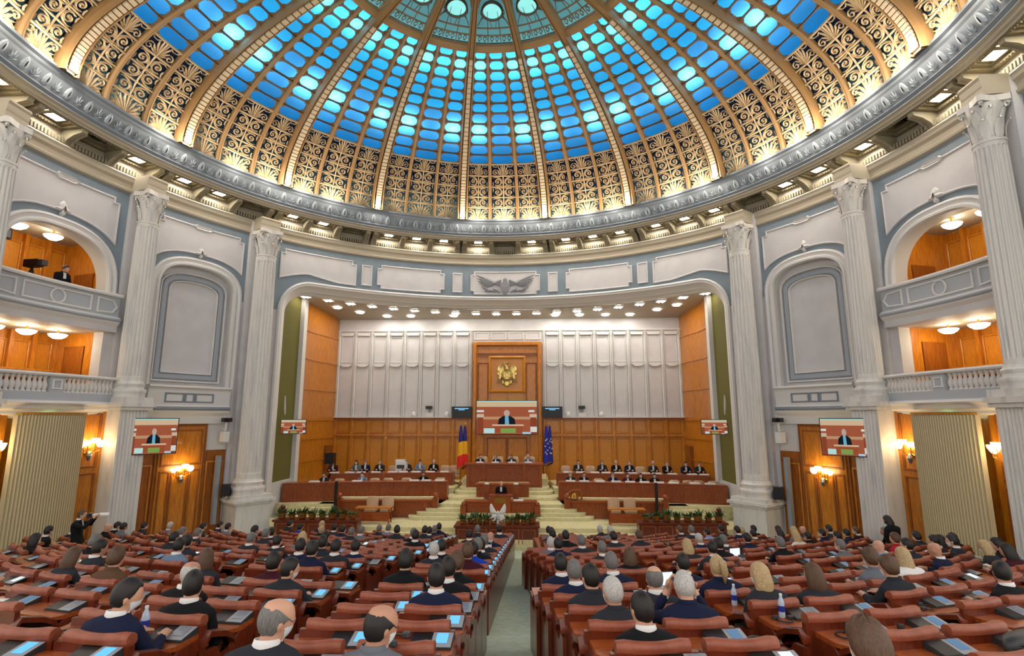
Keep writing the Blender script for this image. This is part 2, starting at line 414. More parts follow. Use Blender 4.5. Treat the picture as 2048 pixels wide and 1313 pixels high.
# band between the blue zone and the crown zone, and the crown arcade
mb = MB(); rows = [[dome(t, a, d) for t, d in ((63.5, .02), (63.5, .2), (63.9, .26), (64.6, .26), (65, .18), (65, .02))] for a in frange(-110, 110, 88)]; mb.grid(rows)
obj('crown_ring', mb, 'gold_dark', CEIL)
for b in (-60, -40, -20, 0, 20, 40, 60):
    t0, t1 = 65, 76.5
    def F(u, v, d):
        th = t0 + (t1 - t0) * v; h = 10 - ribw(th); return dome(th, -h + 2 * h * u, d)
    cr = obj('crown_panel', MB().grid([[F(u, v, -.05) for u in frange(0, 1, 6)] for v in frange(0, 1, 6)]), 'dome_teal', CEIL, rz=rotaz(b))
    mb = MB()
    for u in (.33, .67): strip(mb, [(u, v) for v in frange(0, .62, 5)], .035, F, .0, .06, 1.3)
    for v in (.16, .30): strip(mb, [(u, v) for u in frange(0, 1, 8)], .03, F, .0, .06, 1.3)
    for u in (.17, .5, .83):      # scroll row
        for q in (-.07, .07): strip(mb, [(x, y) for x, y in spiral(u + q, .08, .07, .02, 0, 1.1, 1.3, 10)], .025, F, .0, .05, 1.3)
    for q in (0, 1):
        M = (lambda u: u) if q == 0 else (lambda u: 1 - u)
        strip(mb, [(M(u), v) for u, v in [(.03, .34), (.12, .46), (.2, .5), (.27, .52)]], .025, F, .0, .05, 1.3)
        strip(mb, [(M(x), y) for x, y in spiral(.13, .58, .08, .02, -1.5, 1.2, 1.3, 10)], .025, F, .0, .05, 1.3)
        strip(mb, [(M(u), v) for u, v in [(.44, .32), (.40, .42), (.36, .48)]], .02, F, .0, .05, 1.3)
    # solid arch spandrel around the top
    inn = [(.5 + .47 * math.cos(t), .70 + .28 * math.sin(t)) for t in frange(0, math.pi, 16)]; out = [(.5 + .5 * math.cos(t) / max(abs(math.cos(t)), abs(math.sin(t))), 1.0 if math.sin(t) > abs(math.cos(t)) else .70 + .3 * math.sin(t) / max(abs(math.cos(t)), .01)) for t in frange(0, math.pi, 16)]
    out = [(min(1, max(0, u)), min(1, v)) for u, v in out]
    mb.grid([[F(u, v, .14) for u, v in out], [F(u, v, .14) for u, v in inn], [F(u, v, -.02) for u, v in inn]])
    obj('crown_tracery', mb, 'frame_brown', cr)
    # round medallion
    ring = [[F(.5 + q * .33 * math.cos(t) * (1 if q else 1), .63 + q * .15 * math.sin(t), d) for t in frange(0, 2 * math.pi, 24)] for q, d in ((1.16, -.02), (1.16, .1), (1.08, .14), (.98, .1), (.98, .0))]
    obj('medallion_ring', MB().grid(ring), 'bronze', cr)
    obj('medallion_glass', MB().grid([[F(.5 + q * .33 * math.cos(t), .63 + q * .15 * math.sin(t), .02) for t in frange(0, 2 * math.pi, 24)] for q in (.99, .5, .02)]), 'dome_pale', cr)
mb = MB(); mb.grid([[dome(t, a, d) for t, d in ((76, -.05), (76, .25), (78, .3), (82, .3), (90, .3))] for a in frange(-180, 180, 54)]); obj('crown_cap', mb, 'bronze', CEIL)
mb = MB(); mb.grid([[dome(t, a, -1.5) for t in (3, 10, 25, 40, 55, 70, 90)] for a in frange(-180, 180, 60)]); obj('light_block_shell', mb, 'black', CEIL)  # unseen opaque shell, added to keep world light from behind off the glass
# lamps behind the glass (two rings) and warm uplights on the ledge at the foot of the lattice
for b in BAYS:
    for o_ in (-6.3, 6.3):
        for th, pw in ((40.2, 42), (59.3, 26)):
            if onview(th, b + o_, 80):
                p = dome(th, b + o_ * (1.0 if th < 50 else .95), -.5); light('dome_lamp', 'POINT', (p[0], p[1] + YC, p[2]), pw, (.85, .95, 1), .1)
random.seed(3)
for b in BAYS:
    for o_ in (-10, -6.5, 0, 6.5):
        a = b + o_
        q = round(a)
        if q in (-34, -27, -26, -20, -14, -66, -86, -80, 54, 34): continue
        p = dome(1.2, a, .5)
        light('ledge_uplight', 'POINT', (p[0], p[1] + YC, DH + .14), 80 if o_ == -10 else 34, (1, .86, .7), .06)
# ================================================================ RING FRIEZE AND SOFFIT
A0, A1 = -112, 112
mb = MB(); arc(mb, [(13.95, 11.02), (13.72, 11.05), (13.66, 11.12), (13.56, 11.12), (13.56, 11.03), (13.66, 10.98), (13.70, 10.92)], A0, A1, 120); obj('ledge', mb, 'frieze_blue', CEIL)
mb = MB(); arc(mb, [(13.70, 10.92), (13.76, 10.86), (14.0, 10.42), (13.98, 10.38), (14.08, 10.30), (14.06, 10.25)], A0, A1, 120); obj('frieze_band', mb, 'frieze_blue', CEIL)
def fz(u, v, d):       # on the sloping frieze: u metres along, v 0..1 up, d proud
    r = 14.0 + (13.76 - 14.0) * v - d * .88; z = 10.42 + .44 * v - d * .47; return cy(u / 13.9 / D2R, z, r)
def relief(kind):
    mb = MB()
    if kind == 0:
        P = [(0, .04), (.10, .16), (.13, .4), (.10, .7), (.05, .9), (0, .97)]
        out = P + [(-u, v) for u, v in P[-2:0:-1]]
        mb.grid([[fz(u, v, .0) for u, v in out], [fz(u * .75, .5 + (v - .5) * .85, .05) for u, v in out], [fz(u * .2, .5 + (v - .5) * .5, .07) for u, v in out]], cu=True)
    else:
        for a in (-75, -40, 0, 40, 75):
            c, s = math.cos(a * D2R), math.sin(a * D2R)
            tip = (.17 * s, .28 + .62 * c * (1 if abs(a) < 50 else .7)); base = (0, .16)
            n = (c * .03, -s * .03 * 2.2)
            mid = ((tip[0] + base[0]) / 2, (tip[1] + base[1]) / 2)
            mb.add([fz(*base, .02), fz(mid[0] + n[0], mid[1] + n[1], .015), fz(*tip, .02), fz(mid[0] - n[0], mid[1] - n[1], .015), fz(*mid, .06)], [(0, 1, 4), (1, 2, 4), (2, 3, 4), (3, 0, 4)])
        mb.add([fz(-.10, .06, .01), fz(.10, .06, .01), fz(.04, .2, .03), fz(-.04, .2, .03)], [(0, 1, 2, 3)])
    return mb.mesh('palmette', 'frieze_relief')
pal = [relief(0), relief(1)]
k = 0
a = -104.0
while a <= 104:
    obj('palmette', pal[k % 2], parent=CEIL, rz=rotaz(a)); a += 1.6; k += 1
mb = MB(); arc(mb, [(14.06, 10.25), (14.16, 10.22), (14.18, 10.14), (14.26, 10.12), (14.28, 10.06)], A0, A1, 120); obj('tan_moulding', mb, 'plaster_tan', CEIL)
# soffit with coffers
SZ = 10.06
sof = MB(); lampm = None
cof = [b + o_ for b in range(-100, 101, 20) for o_ in (-6.1, 0, 6.1)]
HW = 2.1   # half width of a coffer, degrees
edges = []
a = A0
for c in cof + [None]:
    e = (c - HW) if c is not None else A1
    arc(sof, [(14.28, SZ), (15.3, SZ)], a, e, max(1, int((e - a) / 1.5)))
    if c is None: break
    arc(sof, [(14.28, SZ), (14.42, SZ)], c - HW, c + HW, 3); arc(sof, [(15.08, SZ), (15.3, SZ)], c - HW, c + HW, 3)
    a = c + HW
obj('soffit', sof, 'soffit', CEIL)
# recessed coffer with stepped frames
def coffer():
    mb = MB(); R0, R1 = 14.42, 15.08; rows = []
    steps = [(0, 0), (0, .1), (.07, .1), (.09, .16), (.15, .16), (.15, .26)]
    for ins, up in steps:
        da = HW - ins / 14.75 / D2R; r0 = R0 + ins; r1 = R1 - ins; z = SZ + up
        rows.append([cy(-da, z, r0), cy(0, z, r0), cy(da, z, r0), cy(da, z, r1), cy(0, z, r1), cy(-da, z, r1)])
    mb.grid(rows, cu=True); n = len(mb.v); mb.f.append(tuple(range(n - 6, n))); mb.m.append(0)
    # egg-and-dart beads round the rim
    for ins, dz in ((.0, -.02),):
        for q in frange(-HW, HW, 10):
            for r in (R0 - .03, R1 + .03): p = cy(q, SZ - .012, r); mb.box(p[0] - .025, p[0] + .025, p[1] - .02, p[1] + .02, p[2] - .02, p[2] + .02)
    return mb.mesh('coffer', 'soffit')
cofm = coffer()
dent = MB()
for q in frange(-2.35, 2.35, 10): cbox(dent, q - .13, q + .13, 9.54, 9.74, 15.02, 15.26, 1)
dentm = dent.mesh('dentil_row', 'soffit_trim')
lampbox = MB(); 
def lamp_mesh():
    mb = MB(); mb.c = 0
    p = [cy(-.85, SZ + .10, 14.58), cy(.85, SZ + .10, 14.58), cy(.85, SZ + .10, 14.93), cy(-.85, SZ + .10, 14.93)]
    q = [(x, y, z + .04) for x, y, z in p]
    mb.add(p + q, [(0, 1, 2, 3), (4, 5, 6, 7), (0, 1, 5, 4), (1, 2, 6, 5), (2, 3, 7, 6), (3, 0, 4, 7)]); return mb.mesh('coffer_lamp', 'lamp_white')
lm = lamp_mesh()
lt = MB(); lt.grid([[cy(-1, z, 14.55), cy(1, z, 14.55), cy(1, z, 14.97), cy(-1, z, 14.97)] for z in (SZ + .06, SZ + .16)] + [[cy(-.86, z, 14.58), cy(.86, z, 14.58), cy(.86, z, 14.94), cy(-.86, z, 14.94)] for z in (SZ + .16, SZ + .06)], cu=True, cv=True)
ltm = lt.mesh('lamp_frame', 'soffit_trim')
DARK = {0.0, -33.9, 33.9 - .0, -46.1 - 7.8, 80.0, -86.1 + 6.1 - .0}
DARKSET = [0, -33.9, -53.9, -80, 80, 53.9]
n = 0
for c in cof:
    o = obj('coffer', cofm, parent=CEIL, rz=rotaz(c)); obj('dentil_row', dentm, parent=o, kind='stuff')
    if any(abs(c - d) < .3 for d in DARKSET):
        mb = MB(); cbox(mb, -.5, .5, SZ + .12, SZ + .255, 14.62, 14.88, 1); obj('vent_grille', mb, 'black', o); continue
    if abs(c) > 102: continue
    t = thing('coffer_lamp', None, 'lamp', (0, YC, 0), rotaz(c), 'square coffer downlights in the ring soffit')
    n += 1
    side = 'left' if c < 0 else 'right'
    k = sum(1 for d in cof if (d > 0) == (c > 0) and abs(d) < abs(c) and not any(abs(d - e) < .3 for e in DARKSET) and d != 0)
    t['label'] = 'square white coffer downlight in ring soffit, %s one %s of the stage axis' % (ordinal(k), side)
    obj('lamp_glass', lm, parent=t); obj('lamp_frame', ltm, parent=t)
# modillion brackets: pairs under the ribs, singles between coffers
def modillion():
    mb = MB(); P = [(14.36, SZ), (14.40, 9.94), (14.72, 9.86), (15.0, 9.7), (15.1, 9.52), (15.26, 9.50), (15.26, SZ)]
    for h, ins in ((.42, 0),):
        mb.grid([[cy(s * h, z, r) for r, z in P] for s in (-1, 1)], cap=True)
        mb.f.append(None) if False else None
    # raised rim
    for s in (-1, 1):
        mb.grid([[cy(s * .42 + q, z - d, r - d) for q, d in ((-.1, 0), (-.1, .035), (.1, .035), (.1, 0))] for r, z in P[1:-1]])
    return mb.mesh('modillion', 'soffit_trim')
modm = modillion()
for b in range(-100, 101, 20):
    for o_ in (-9.2, -3.05, 3.05, 9.2): obj('modillion', modm, parent=CEIL, rz=rotaz(b + o_))
mb = MB(); arc(mb, [(15.28, SZ + .02), (15.28, 9.50), (15.0, 9.50), (14.97, 9.44), (15.0, 9.36), (15.02, 9.26), (15.10, 9.16), (15.12, 8.98), (15.06, 8.94), (15.08, 8.86), (15.2, 8.82)], A0, A1, 120)
obj('cornice', mb, 'plaster_tan', CEIL)
# ================================================================ DRUM WALLS
WR = 15.2
FLOORZ = -5.5
NICHE, BALC = 61.3, 82.1
COLAZ = (51.1, 71.7, 92.7)
HB = 2.72                                  # half bay, metres along the wall
SIDE = {-1: 'left', 1: 'right'}
WALL = {s: thing('wall_' + SIDE[s], kind='structure', loc=(0, YC, 0)) for s in (-1, 1)}
AE = 2.5
def archz(s, hw, zs, zc): return zs + (zc - zs) * max(0, 1 - abs(s / hw) ** AE) ** (1 / AE) if abs(s) < hw else zs
def archpath(hw, zs, zc, zb, n=24):
    return [(-hw, zb)] + [(-hw * math.copysign(abs(math.cos(t)) ** (2 / AE), math.cos(t)), zs + (zc - zs) * max(0, math.sin(t)) ** (2 / AE)) for t in frange(0, math.pi, n)] + [(hw, zb)]
PROF_ARCH = [(-.02, -.02), (-.02, .10), (-.10, .14), (-.16, .10), (-.24, .10), (-.30, .16), (-.38, .16), (-.42, .04)]
def notched_plate(W, hw, lo, top, sgn_prof=True):
    # raised plaster panel with notched upper corners and a curved lower edge, rimmed
    mb = MB(); n = .2
    ss = frange(-hw, hw, 18)
    plate(mb, lambda s: lo(s), lambda s: top if abs(s) < hw - n + .001 else top - n, -hw, hw, 36, .03, W)
    rim = [(-hw, top - n)] + [(s, lo(s)) for s in ss] + [(hw, top - n), (hw - n, top - n), (hw - n, top), (-hw + n, top), (-hw + n, top - n)]
    moulding(mb, rim, [(-.035, 0), (-.035, .06), (.0, .08), (.035, .06), (.035, .02)], W); return mb
def cartouche(mb, W, s0, z0, k=1.):
    P = [(0, -.28), (.10, -.2), (.06, -.05), (.22, -.06), (.34, .0), (.22, .08), (.12, .10), (.14, .22), (.05, .34), (0, .38)]
    out = [(x * k, y * k) for x, y in P] + [(-x * k, y * k) for x, y in P[-2:0:-1]]
    mb.grid([[W(s0 + x, z0 + y, .02) for x, y in out], [W(s0 + x * .8, z0 + y * .85, .12) for x, y in out], [W(s0 + x * .25, z0 + y * .4, .16) for x, y in out]], cu=True)
def handle(mb, W, s0, z0):
    out = [(-.5, 0), (-.38, -.05), (-.3, -.12), (.3, -.12), (.38, -.05), (.5, 0), (.38, .05), (.3, .12), (-.3, .12), (-.38, .05)]
    mb.grid([[W(s0 + x, z0 + y, .03) for x, y in out], [W(s0 + x * .92, z0 + y * .8, .1) for x, y in out], [W(s0 + x * .8, z0 + y * .4, .06) for x, y in out]], cu=True)
doorn = 0
for sg in (-1, 1):
    P = WALL[sg]; rz = rotaz(sg * NICHE); W = wallmap(WR)
    # ---- niche bay
    mb = MB(); plate(mb, lambda s: archz(s, 2.0, 5.4, 6.95), 8.85, -HB, HB, 48, 0, W); obj('spandrel', mb, 'blue_paint', P, rz=rz)
    for e in (-1, 1):
        mb = MB(); plate(mb, FLOORZ, 5.4, *sorted((e * 1.95, e * HB)), 3, 0, W); obj('wall_strip', mb, 'plaster', P, rz=rz)
    mb = MB(); moulding(mb, archpath(2.02, 5.4, 6.97, -.2), [(o, p) for o, p in PROF_ARCH], W, False, .5)
    moulding(mb, archpath(1.62, 5.3, 6.6, -.2), [(0, .05), (0, -.3)], W, False, .5); obj('arch_moulding', mb, 'plaster_trim', P, rz=rz, smooth=True, ang=35)
    mb = MB(); plate(mb, -.28, lambda s: archz(s, 1.75, 5.3, 6.7), -1.75, 1.75, 24, -.3, W); obj('niche_back', mb, 'plaster', P, rz=rz)
    Wn = wallmap(WR + .3)
    o = obj('niche_frame', moulding(MB(), archpath(1.22, 5.5, 6.05, 1.7)[::-1], [(-.11, 0), (-.11, .09), (-.07, .12), (.07, .12), (.11, .09), (.11, 0)], Wn, True, .5), 'frame_grey', P, rz=rz)
    obj('frame_bead', moulding(moulding(MB(), archpath(1.42, 5.5, 6.25, 1.5)[::-1], ring_prof(.07, .17), Wn, True, .5), archpath(1.05, 5.4, 5.9, 1.86)[::-1], ring_prof(.06, .15), Wn, True, .5), 'plaster_trim', o)
    lo = lambda s: archz(s, 2.3, 5.4, 6.97) + .22
    obj('spandrel_panel', notched_plate(W, 1.9, lo, 8.42), 'plaster', P, rz=rz)
    mb = MB(); cartouche(mb, W, 0, 7.22, .8); obj('cartouche', mb, 'plaster_trim', P, rz=rz)
    mb = MB(); handle(mb, W, 0, 8.42); obj('scroll_tablet', mb, 'plaster_trim', P, rz=rz)
    # boxed ledge
    L = obj('boxed_ledge', MB(), ['plaster'], P, rz=rz)
    mb = MB(); arc(mb, [(15.5, 1.30), (14.78, 1.30), (14.76, 1.22), (14.86, 1.16), (14.9, 1.1), (14.9, .48), (14.82, .42), (14.78, .34), (14.86, .28), (14.9, .16), (15.05, .02), (15.05, -.3), (15.3, -.3)], -6.6, 6.6, 14)
    for e in (-6.6, 6.6): mb.grid([[cy(e, 1.3, 14.78), cy(e, -.3, 15.05)], [cy(e, 1.3, 15.5), cy(e, -.3, 15.5)]])
    L.data = mb.mesh('boxed_ledge', 'plaster_trim')
    Wl = wallmap(14.9)
    mb = MB()
    for s0, hw in ((-.62, .36), (0, .17), (.62, .36)):
        q = moulding(MB(), rect(s0 - hw, s0 + hw, .62, .96), ring_prof(.06, .04), Wl); obj('ledge_panel', q, 'frieze_blue', L)
    obj('ledge_band', arc(MB(), [(14.9, .46), (14.8, .41), (14.76, .33), (14.84, .27)], -6.62, 6.62, 14), 'frieze_blue', L)
    # panelled timber door with side lights below
    doorn += 1
    Dn = thing('door_%d' % doorn, kind='structure', loc=(0, YC, 0), rz=rz)
    def wp(nm, s0, s1, z0, z1, pr, m='wood', par=Dn): return obj(nm, plate(MB(), z0, z1, s0, s1, 4, pr, W, pr - .3), m, par)
    wp('door_frame', -1.02, 1.02, FLOORZ, -.28, .06, 'wood_dark')
    wp('door_leaf', -.9, .9, FLOORZ, -.42, .10, 'wood')
    for e in (-1, 1):
        wp('side_panel', *sorted((e * 1.02, e * 1.9)), FLOORZ, -1.45, .02, 'wood_dark')
        obj('panel_frame', moulding(MB(), rect(*sorted((e * 1.12, e * 1.8)), -5.2, -1.95), ring_prof(.06, .04), wallmap(WR - .02)), 'wood', Dn)
        wp('plaster_block', *sorted((e * 1.02, e * 1.9)), -1.45, -.28, .0, 'plaster', P).rotation_euler = (0, 0, rz)
    Wd = wallmap(WR - .10)
    for q in (rect(-.78, .78, -2.0, -.58), rect(-.78, -.42, -5.2, -2.25), rect(-.32, .32, -5.2, -2.25), rect(.42, .78, -5.2, -2.25)):
        obj('panel_frame', moulding(MB(), q, ring_prof(.07, .04), Wd), 'wood_dark', Dn)
    # ---- balcony bay
    rb = rotaz(sg * BALC)
    mb = MB(); plate(mb, lambda s: archz(s, 2.28, 4.75, 6.95), 8.85, -HB, HB, 56, 0, W); obj('spandrel', mb, 'blue_paint', P, rz=rb)
    for e in (-1, 1):
        mb = MB(); plate(mb, 0, 4.76, *sorted((e * 2.05, e * HB)), 3, 0, W, -.5); obj('wall_strip', mb, 'plaster', P, rz=rb)
    mb = MB(); moulding(mb, archpath(2.30, 4.75, 6.97, 3.2), PROF_ARCH, W, False, .5)
    moulding(mb, archpath(1.93, 4.7, 6.6, 3.2), [(.05, .1), (0, .05), (0, -.55)], W, False, .5); obj('arch_moulding', mb, 'plaster_trim', P, rz=rb, smooth=True, ang=35)
    obj('spandrel_panel', notched_plate(W, 2.0, lambda s: archz(s, 2.6, 4.75, 6.97) + .22, 8.42), 'plaster', P, rz=rb)
    mb = MB(); cartouche(mb, W, 0, 7.22, .9); obj('cartouche', mb, 'plaster_trim', P, rz=rb)
    mb = MB(); handle(mb, W, 0, 8.42); obj('scroll_tablet', mb, 'plaster_trim', P, rz=rb)
    # lintel between the two openings
    obj('lintel', cbox(MB(), -8.6, 8.6, 3.16, 3.5, 14.85, 15.7, 12), 'plaster', P, rz=rb)
    # timber lined loggias behind
    for nm, z0, z1 in (('upper', 3.4, 6.9), ('lower', .5, 3.2)):
        G = obj('loggia', None, parent=P, rz=rb)
        mb = MB(); arc(mb, [(18.2, z0), (18.2, z1)], -8.4, 8.4, 8)
        for e in (-8.4, 8.4): mb.grid([[cy(e, z0, 15.6), cy(e, z1, 15.6)], [cy(e, z0, 18.2), cy(e, z1, 18.2)]])
        obj('loggia_lining', mb, 'wood', G)
        obj('loggia_floor', arc(MB(), [(15.3, z0), (18.2, z0)], -8.4, 8.4, 6), 'wood_dark', G)
        obj('loggia_ceiling', arc(MB(), [(15.3, z1), (18.2, z1)], -8.4, 8.4, 6), 'plaster_tan', G)
        for i in range(7):
            a = -7.2 + i * 2.4; Wb = wallmap(18.2)
            s0 = a * D2R * 18.2
            obj('wall_panel', plate(moulding(MB(), rect(s0 - .30, s0 + .30, z0 + .9, z1 - .35), ring_prof(.07, .05), Wb), z0 + .95, z1 - .4, s0 - .25, s0 + .25, 1, .02, Wb), 'wood_light', G)
        for i in range(8):
            a = -8.4 + i * 2.4; obj('wall_post', cbox(MB(), a - .22, a + .22, z0, z1, 18.02, 18.2, 1), 'wood', G)
        obj('dado_rail', cbox(MB(), -8.4, 8.4, z0 + .72, z0 + .82, 18.05, 18.2, 8), 'wood_dark', G)
        if nm == 'lower':
            for q, (r, h) in enumerate(((17.6, .95), (16.9, .62), (16.2, .4))):
                obj('bench_back', cbox(MB(), -7.9, 7.9, z0, z0 + h + .25, r, r + .12, 8), 'desk_red', G)
                obj('bench_top', cbox(MB(), -7.9, 7.9, z0 + h + .25, z0 + h + .31, r - .12, r + .2, 8), 'wood', G)
        else:
            obj('bench_back', cbox(MB(), -7.6, 7.6, z0, z0 + .85, 16.6, 16.72, 8), 'desk_red', G)
            obj('ceiling_beam', cbox(MB(), -8.4, 8.4, z1 - .22, z1, 15.6, 15.9, 8), 'wood_dark', G)
        obj('loggia_door', cbox(MB(), (-sg) * 8.3 - .05, (-sg) * 8.3 + .05, z0, z0 + 2.2, 16.4, 17.5, 1), 'wood_dark', G)
for sg in (-1, 1):
    obj('backing_wall', arc(MB(), [(15.05, FLOORZ), (15.05, .3)], -10, 10, 12), 'wood', WALL[sg], rz=rotaz(sg * BALC))
    obj('backing_wall', arc(MB(), [(15.62, FLOORZ), (15.62, 7.2)], -9.5, 9.5, 12), 'plaster', WALL[sg], rz=rotaz(sg * NICHE))
# wall continuing past the last columns
for sg in (-1, 1):
    P = WALL[sg]
    obj('spandrel', plate(MB(), 5, 8.85, -HB, HB, 12, 0, wallmap(WR)), 'blue_paint', P, rz=rotaz(sg * 103))
    obj('wall_strip', plate(MB(), FLOORZ, 5, -HB, HB, 12, 0, wallmap(WR)), 'plaster', P, rz=rotaz(sg * 103))
    obj('pilaster', cbox(MB(), -1.45, 1.45, FLOORZ, 9.4, 15.02, 15.25, 2), 'plaster', P, rz=rotaz(sg * 71.7))
    obj('pilaster', cbox(MB(), -1.6, 1.6, FLOORZ, 9.4, 14.95, 15.25, 2), 'plaster', P, rz=rotaz(sg * 92.7))
    obj('pilaster', cbox(MB(), -2.0, 2.0, FLOORZ, 9.4, 14.95, 15.25, 2), 'plaster', P, rz=rotaz(sg * 51.3))
    for a, hwb in zip(COLAZ, (1.9, 1.55, 1.55)):     # entablature block breaking forward over each column
        obj('entablature_block', arc(MB(), [(15.2, 9.5), (14.2, 9.5), (14.16, 9.42), (14.2, 9.34), (14.22, 9.16), (14.24, 9.1), (14.24, 8.9), (15.2, 8.9)], -hwb, hwb, 4, True), 'plaster_tan', P, rz=rotaz(sg * a))

# ---------------------------------------------------------------- columns
def flutes(r, n=20, k=7):
    out = []
    for i in range(n):
        for j in range(k):
            t = j / k; a = 2 * math.pi * (i + t) / n
            d = math.sin(max(0, min(1, (t - .12) / .76)) * math.pi); out.append((r * (1 - .11 * d) * math.cos(a), r * (1 - .11 * d) * math.sin(a)))
    return out
def shaft_mesh(z0, z1, r0, r1):
    mb = MB(); rows = []
    for i, t in enumerate((0, .02, .03, .3, .6, .97, .98, 1)):
        z = z0 + (z1 - z0) * t; r = r0 + (r1 - r0) * (t ** 1.6)
        if t in (0, .02, .98, 1):
            n = len(flutes(1)); rows.append([(r * math.cos(2 * math.pi * q / n), r * math.sin(2 * math.pi * q / n), z) for q in range(n)])
        else: rows.append([(x, y, z) for x, y in flutes(r)])
    mb.grid(rows, cu=True); return mb.mesh('shaft', 'marble')
def leaf_mesh(h, w, out, name='acanthus_leaf'):
    mb = MB(); rows = []
    for v, wd, o in ((0, .6, 0), (.3, 1, .02), (.6, .95, .05), (.85, .75, out * .75), (1, .35, out), (.9, .18, out * 1.15)):
        rows.append([(w * wd * u / 2, -(o + .03 * (1 - abs(u))), h * v) for u in (-1, -.5, 0, .5, 1)])
    mb.grid(rows); return mb.mesh(name, 'marble', True)
leafA = leaf_mesh(.55, .30, .17); leafB = leaf_mesh(.85, .30, .2)
def volute():
    mb = MB(); pts = [(0, -.1, .55), (0, -.2, .85), (0, -.32, 1.05), (0, -.42, 1.12), (0, -.5, 1.05), (0, -.46, .97), (0, -.40, 1.0)]
    mb.tube(pts, [.07, .07, .07, .07, .06, .05, .03], 6); return mb.mesh('volute', 'marble', True)
volm = volute()
bellm = MB().lathe([(.46, -.06), (.50, -.03), (.50, .03), (.44, .06), (.43, .4), (.46, .8), (.54, 1.1)], 24).mesh('capital_bell', 'marble', True, 40)
ab = MB(); P8 = []
for i in range(4):
    for x, y in ((.58, -.48), (.5, -.2), (.47, 0), (.5, .2), (.58, .48)):
        a = math.pi / 2 * i; P8.append((x * math.cos(a) - y * math.sin(a), x * math.sin(a) + y * math.cos(a)))
abm = ab.prism(P8, 1.12, 1.3).mesh('abacus', 'marble')
shaftA = shaft_mesh(-2.72, 7.55, .53, .45); shaftB = shaft_mesh(1.35, 7.55, .42, .37)
def torus_base(r, h): return [(r * 1.32, 0), (r * 1.32, h * .22), (r * 1.36, h * .28), (r * 1.40, h * .36), (r * 1.36, h * .46), (r * 1.18, h * .52), (r * 1.15, h * .62), (r * 1.22, h * .70), (r * 1.24, h * .80), (r * 1.10, h * .88), (r * 1.06, h)]
def column(az, kind, label):
    p = cy(az, 0, 14.45 if kind == 'A' else 14.5); z0 = FLOORZ
    t = thing('column', label, 'column', (p[0], p[1] + YC, 0), rotaz(az), 'giant marble columns of the drum wall')
    cap = obj('capital', bellm, parent=t, loc=(0, 0, 7.58))
    cap.scale = (.94, .94, 1) if kind == 'A' else (.78, .78, 1)
    obj('abacus', abm, parent=cap)
    for i in range(8):
        a = 2 * math.pi * i / 8
        obj('acanthus_leaf', leafA, parent=cap, loc=(.45 * math.sin(a), -.45 * math.cos(a), .05), rz=a)
        a += math.pi / 8; obj('acanthus_leaf', leafB, parent=cap, loc=(.43 * math.sin(a), -.43 * math.cos(a), .1), rz=a)
    for i in range(4):
        a = math.pi / 4 + i * math.pi / 2; obj('volute', volm, parent=cap, loc=(.2 * math.sin(a), -.2 * math.cos(a), 0), rz=a)
    if kind == 'A':
        obj('shaft', shaftA, parent=t)
        obj('base', MB().lathe([(r, z - 3.4) for r, z in torus_base(.53, .68)], 32), 'marble', t, smooth=True, ang=40)
        mb = MB(); 
        for hw, a, b in ((.78, -3.56, -3.4), (.9, -3.68, -3.56), (.82, -3.78, -3.68), (.74, -5.1, -3.78), (.82, -5.25, -5.1), (.9, -5.5, -5.25)): mb.box(-hw, hw, -hw, hw, a, b)
        obj('pedestal', mb, 'marble', t)
    else:
        obj('shaft', shaftB, parent=t)
        obj('base', MB().lathe([(r, z + .72) for r, z in torus_base(.42, .63)], 28), 'marble', t, smooth=True, ang=40)
        mb = MB()
        for hw, a, b in ((.60, .52, .72), (.68, .36, .52), (.61, .24, .36)): mb.box(-hw, hw, -hw, hw, a, b)
        obj('pedestal', mb, 'marble', t)
        mb = MB(); out = []
        for x in frange(-.52, .52, 56):
            u = (x + .44) / .88
            d = 0 if (u < 0 or u > 1) else .06 * max(0, math.sin(((u * 7) % 1) * math.pi)) ** .6
            out.append((x, -.5 + d))
        out += [(.52, .6), (-.52, .6)]
        mb.prism(out, FLOORZ, .24); obj('fluted_pier', mb, 'marble', t)
for sg in (-1, 1):
    column(sg * COLAZ[0], 'A', 'marble column on tall pedestal at the %s edge of the stage' % SIDE[sg])
    column(sg * COLAZ[1], 'B', 'marble column on fluted pier between %s niche and %s balconies' % (SIDE[sg], SIDE[sg]))
    column(sg * COLAZ[2], 'B', 'marble column at the far %s edge of the picture beside the balconies' % SIDE[sg])
# ---------------------------------------------------------------- wall above the stage opening
WC = thing('wall_center', kind='structure', loc=(0, YC, 0))
W = wallmap(WR)
HO = 46.6 * D2R * WR; ZT = 6.78; RC = 1.5
def optop(s):
    d = HO - abs(s)
    if d >= RC: return ZT
    return ZT - RC + math.sqrt(max(0, RC * RC - (RC - d) ** 2)) if d > 0 else ZT - RC
HS = 49.6 * D2R * WR
ss = frange(-HS, -HO, 2)[:-1] + [-HO + RC * (1 - math.cos(t)) for t in frange(0, math.pi / 2, 12)] + frange(-HO + RC, HO - RC, 60)[1:-1] + [HO - RC * (1 - math.cos(t)) for t in frange(math.pi / 2, 0, 12)] + frange(HO, HS, 2)[1:]
mb = MB(); mb.grid([[W(s, optop(s), 0), W(s, 8.85, 0)] for s in ss]); obj('frieze_wall', mb, 'blue_paint', WC)
path = [(-HO, FLOORZ), (-HO, ZT - RC)] + [(-HO + RC * (1 - math.cos(t)), ZT - RC + RC * math.sin(t)) for t in frange(0, math.pi / 2, 12)][1:] + [(HO - RC * (1 - math.cos(t)), ZT - RC + RC * math.sin(t)) for t in frange(math.pi / 2, 0, 12)] + [(HO, FLOORZ)]
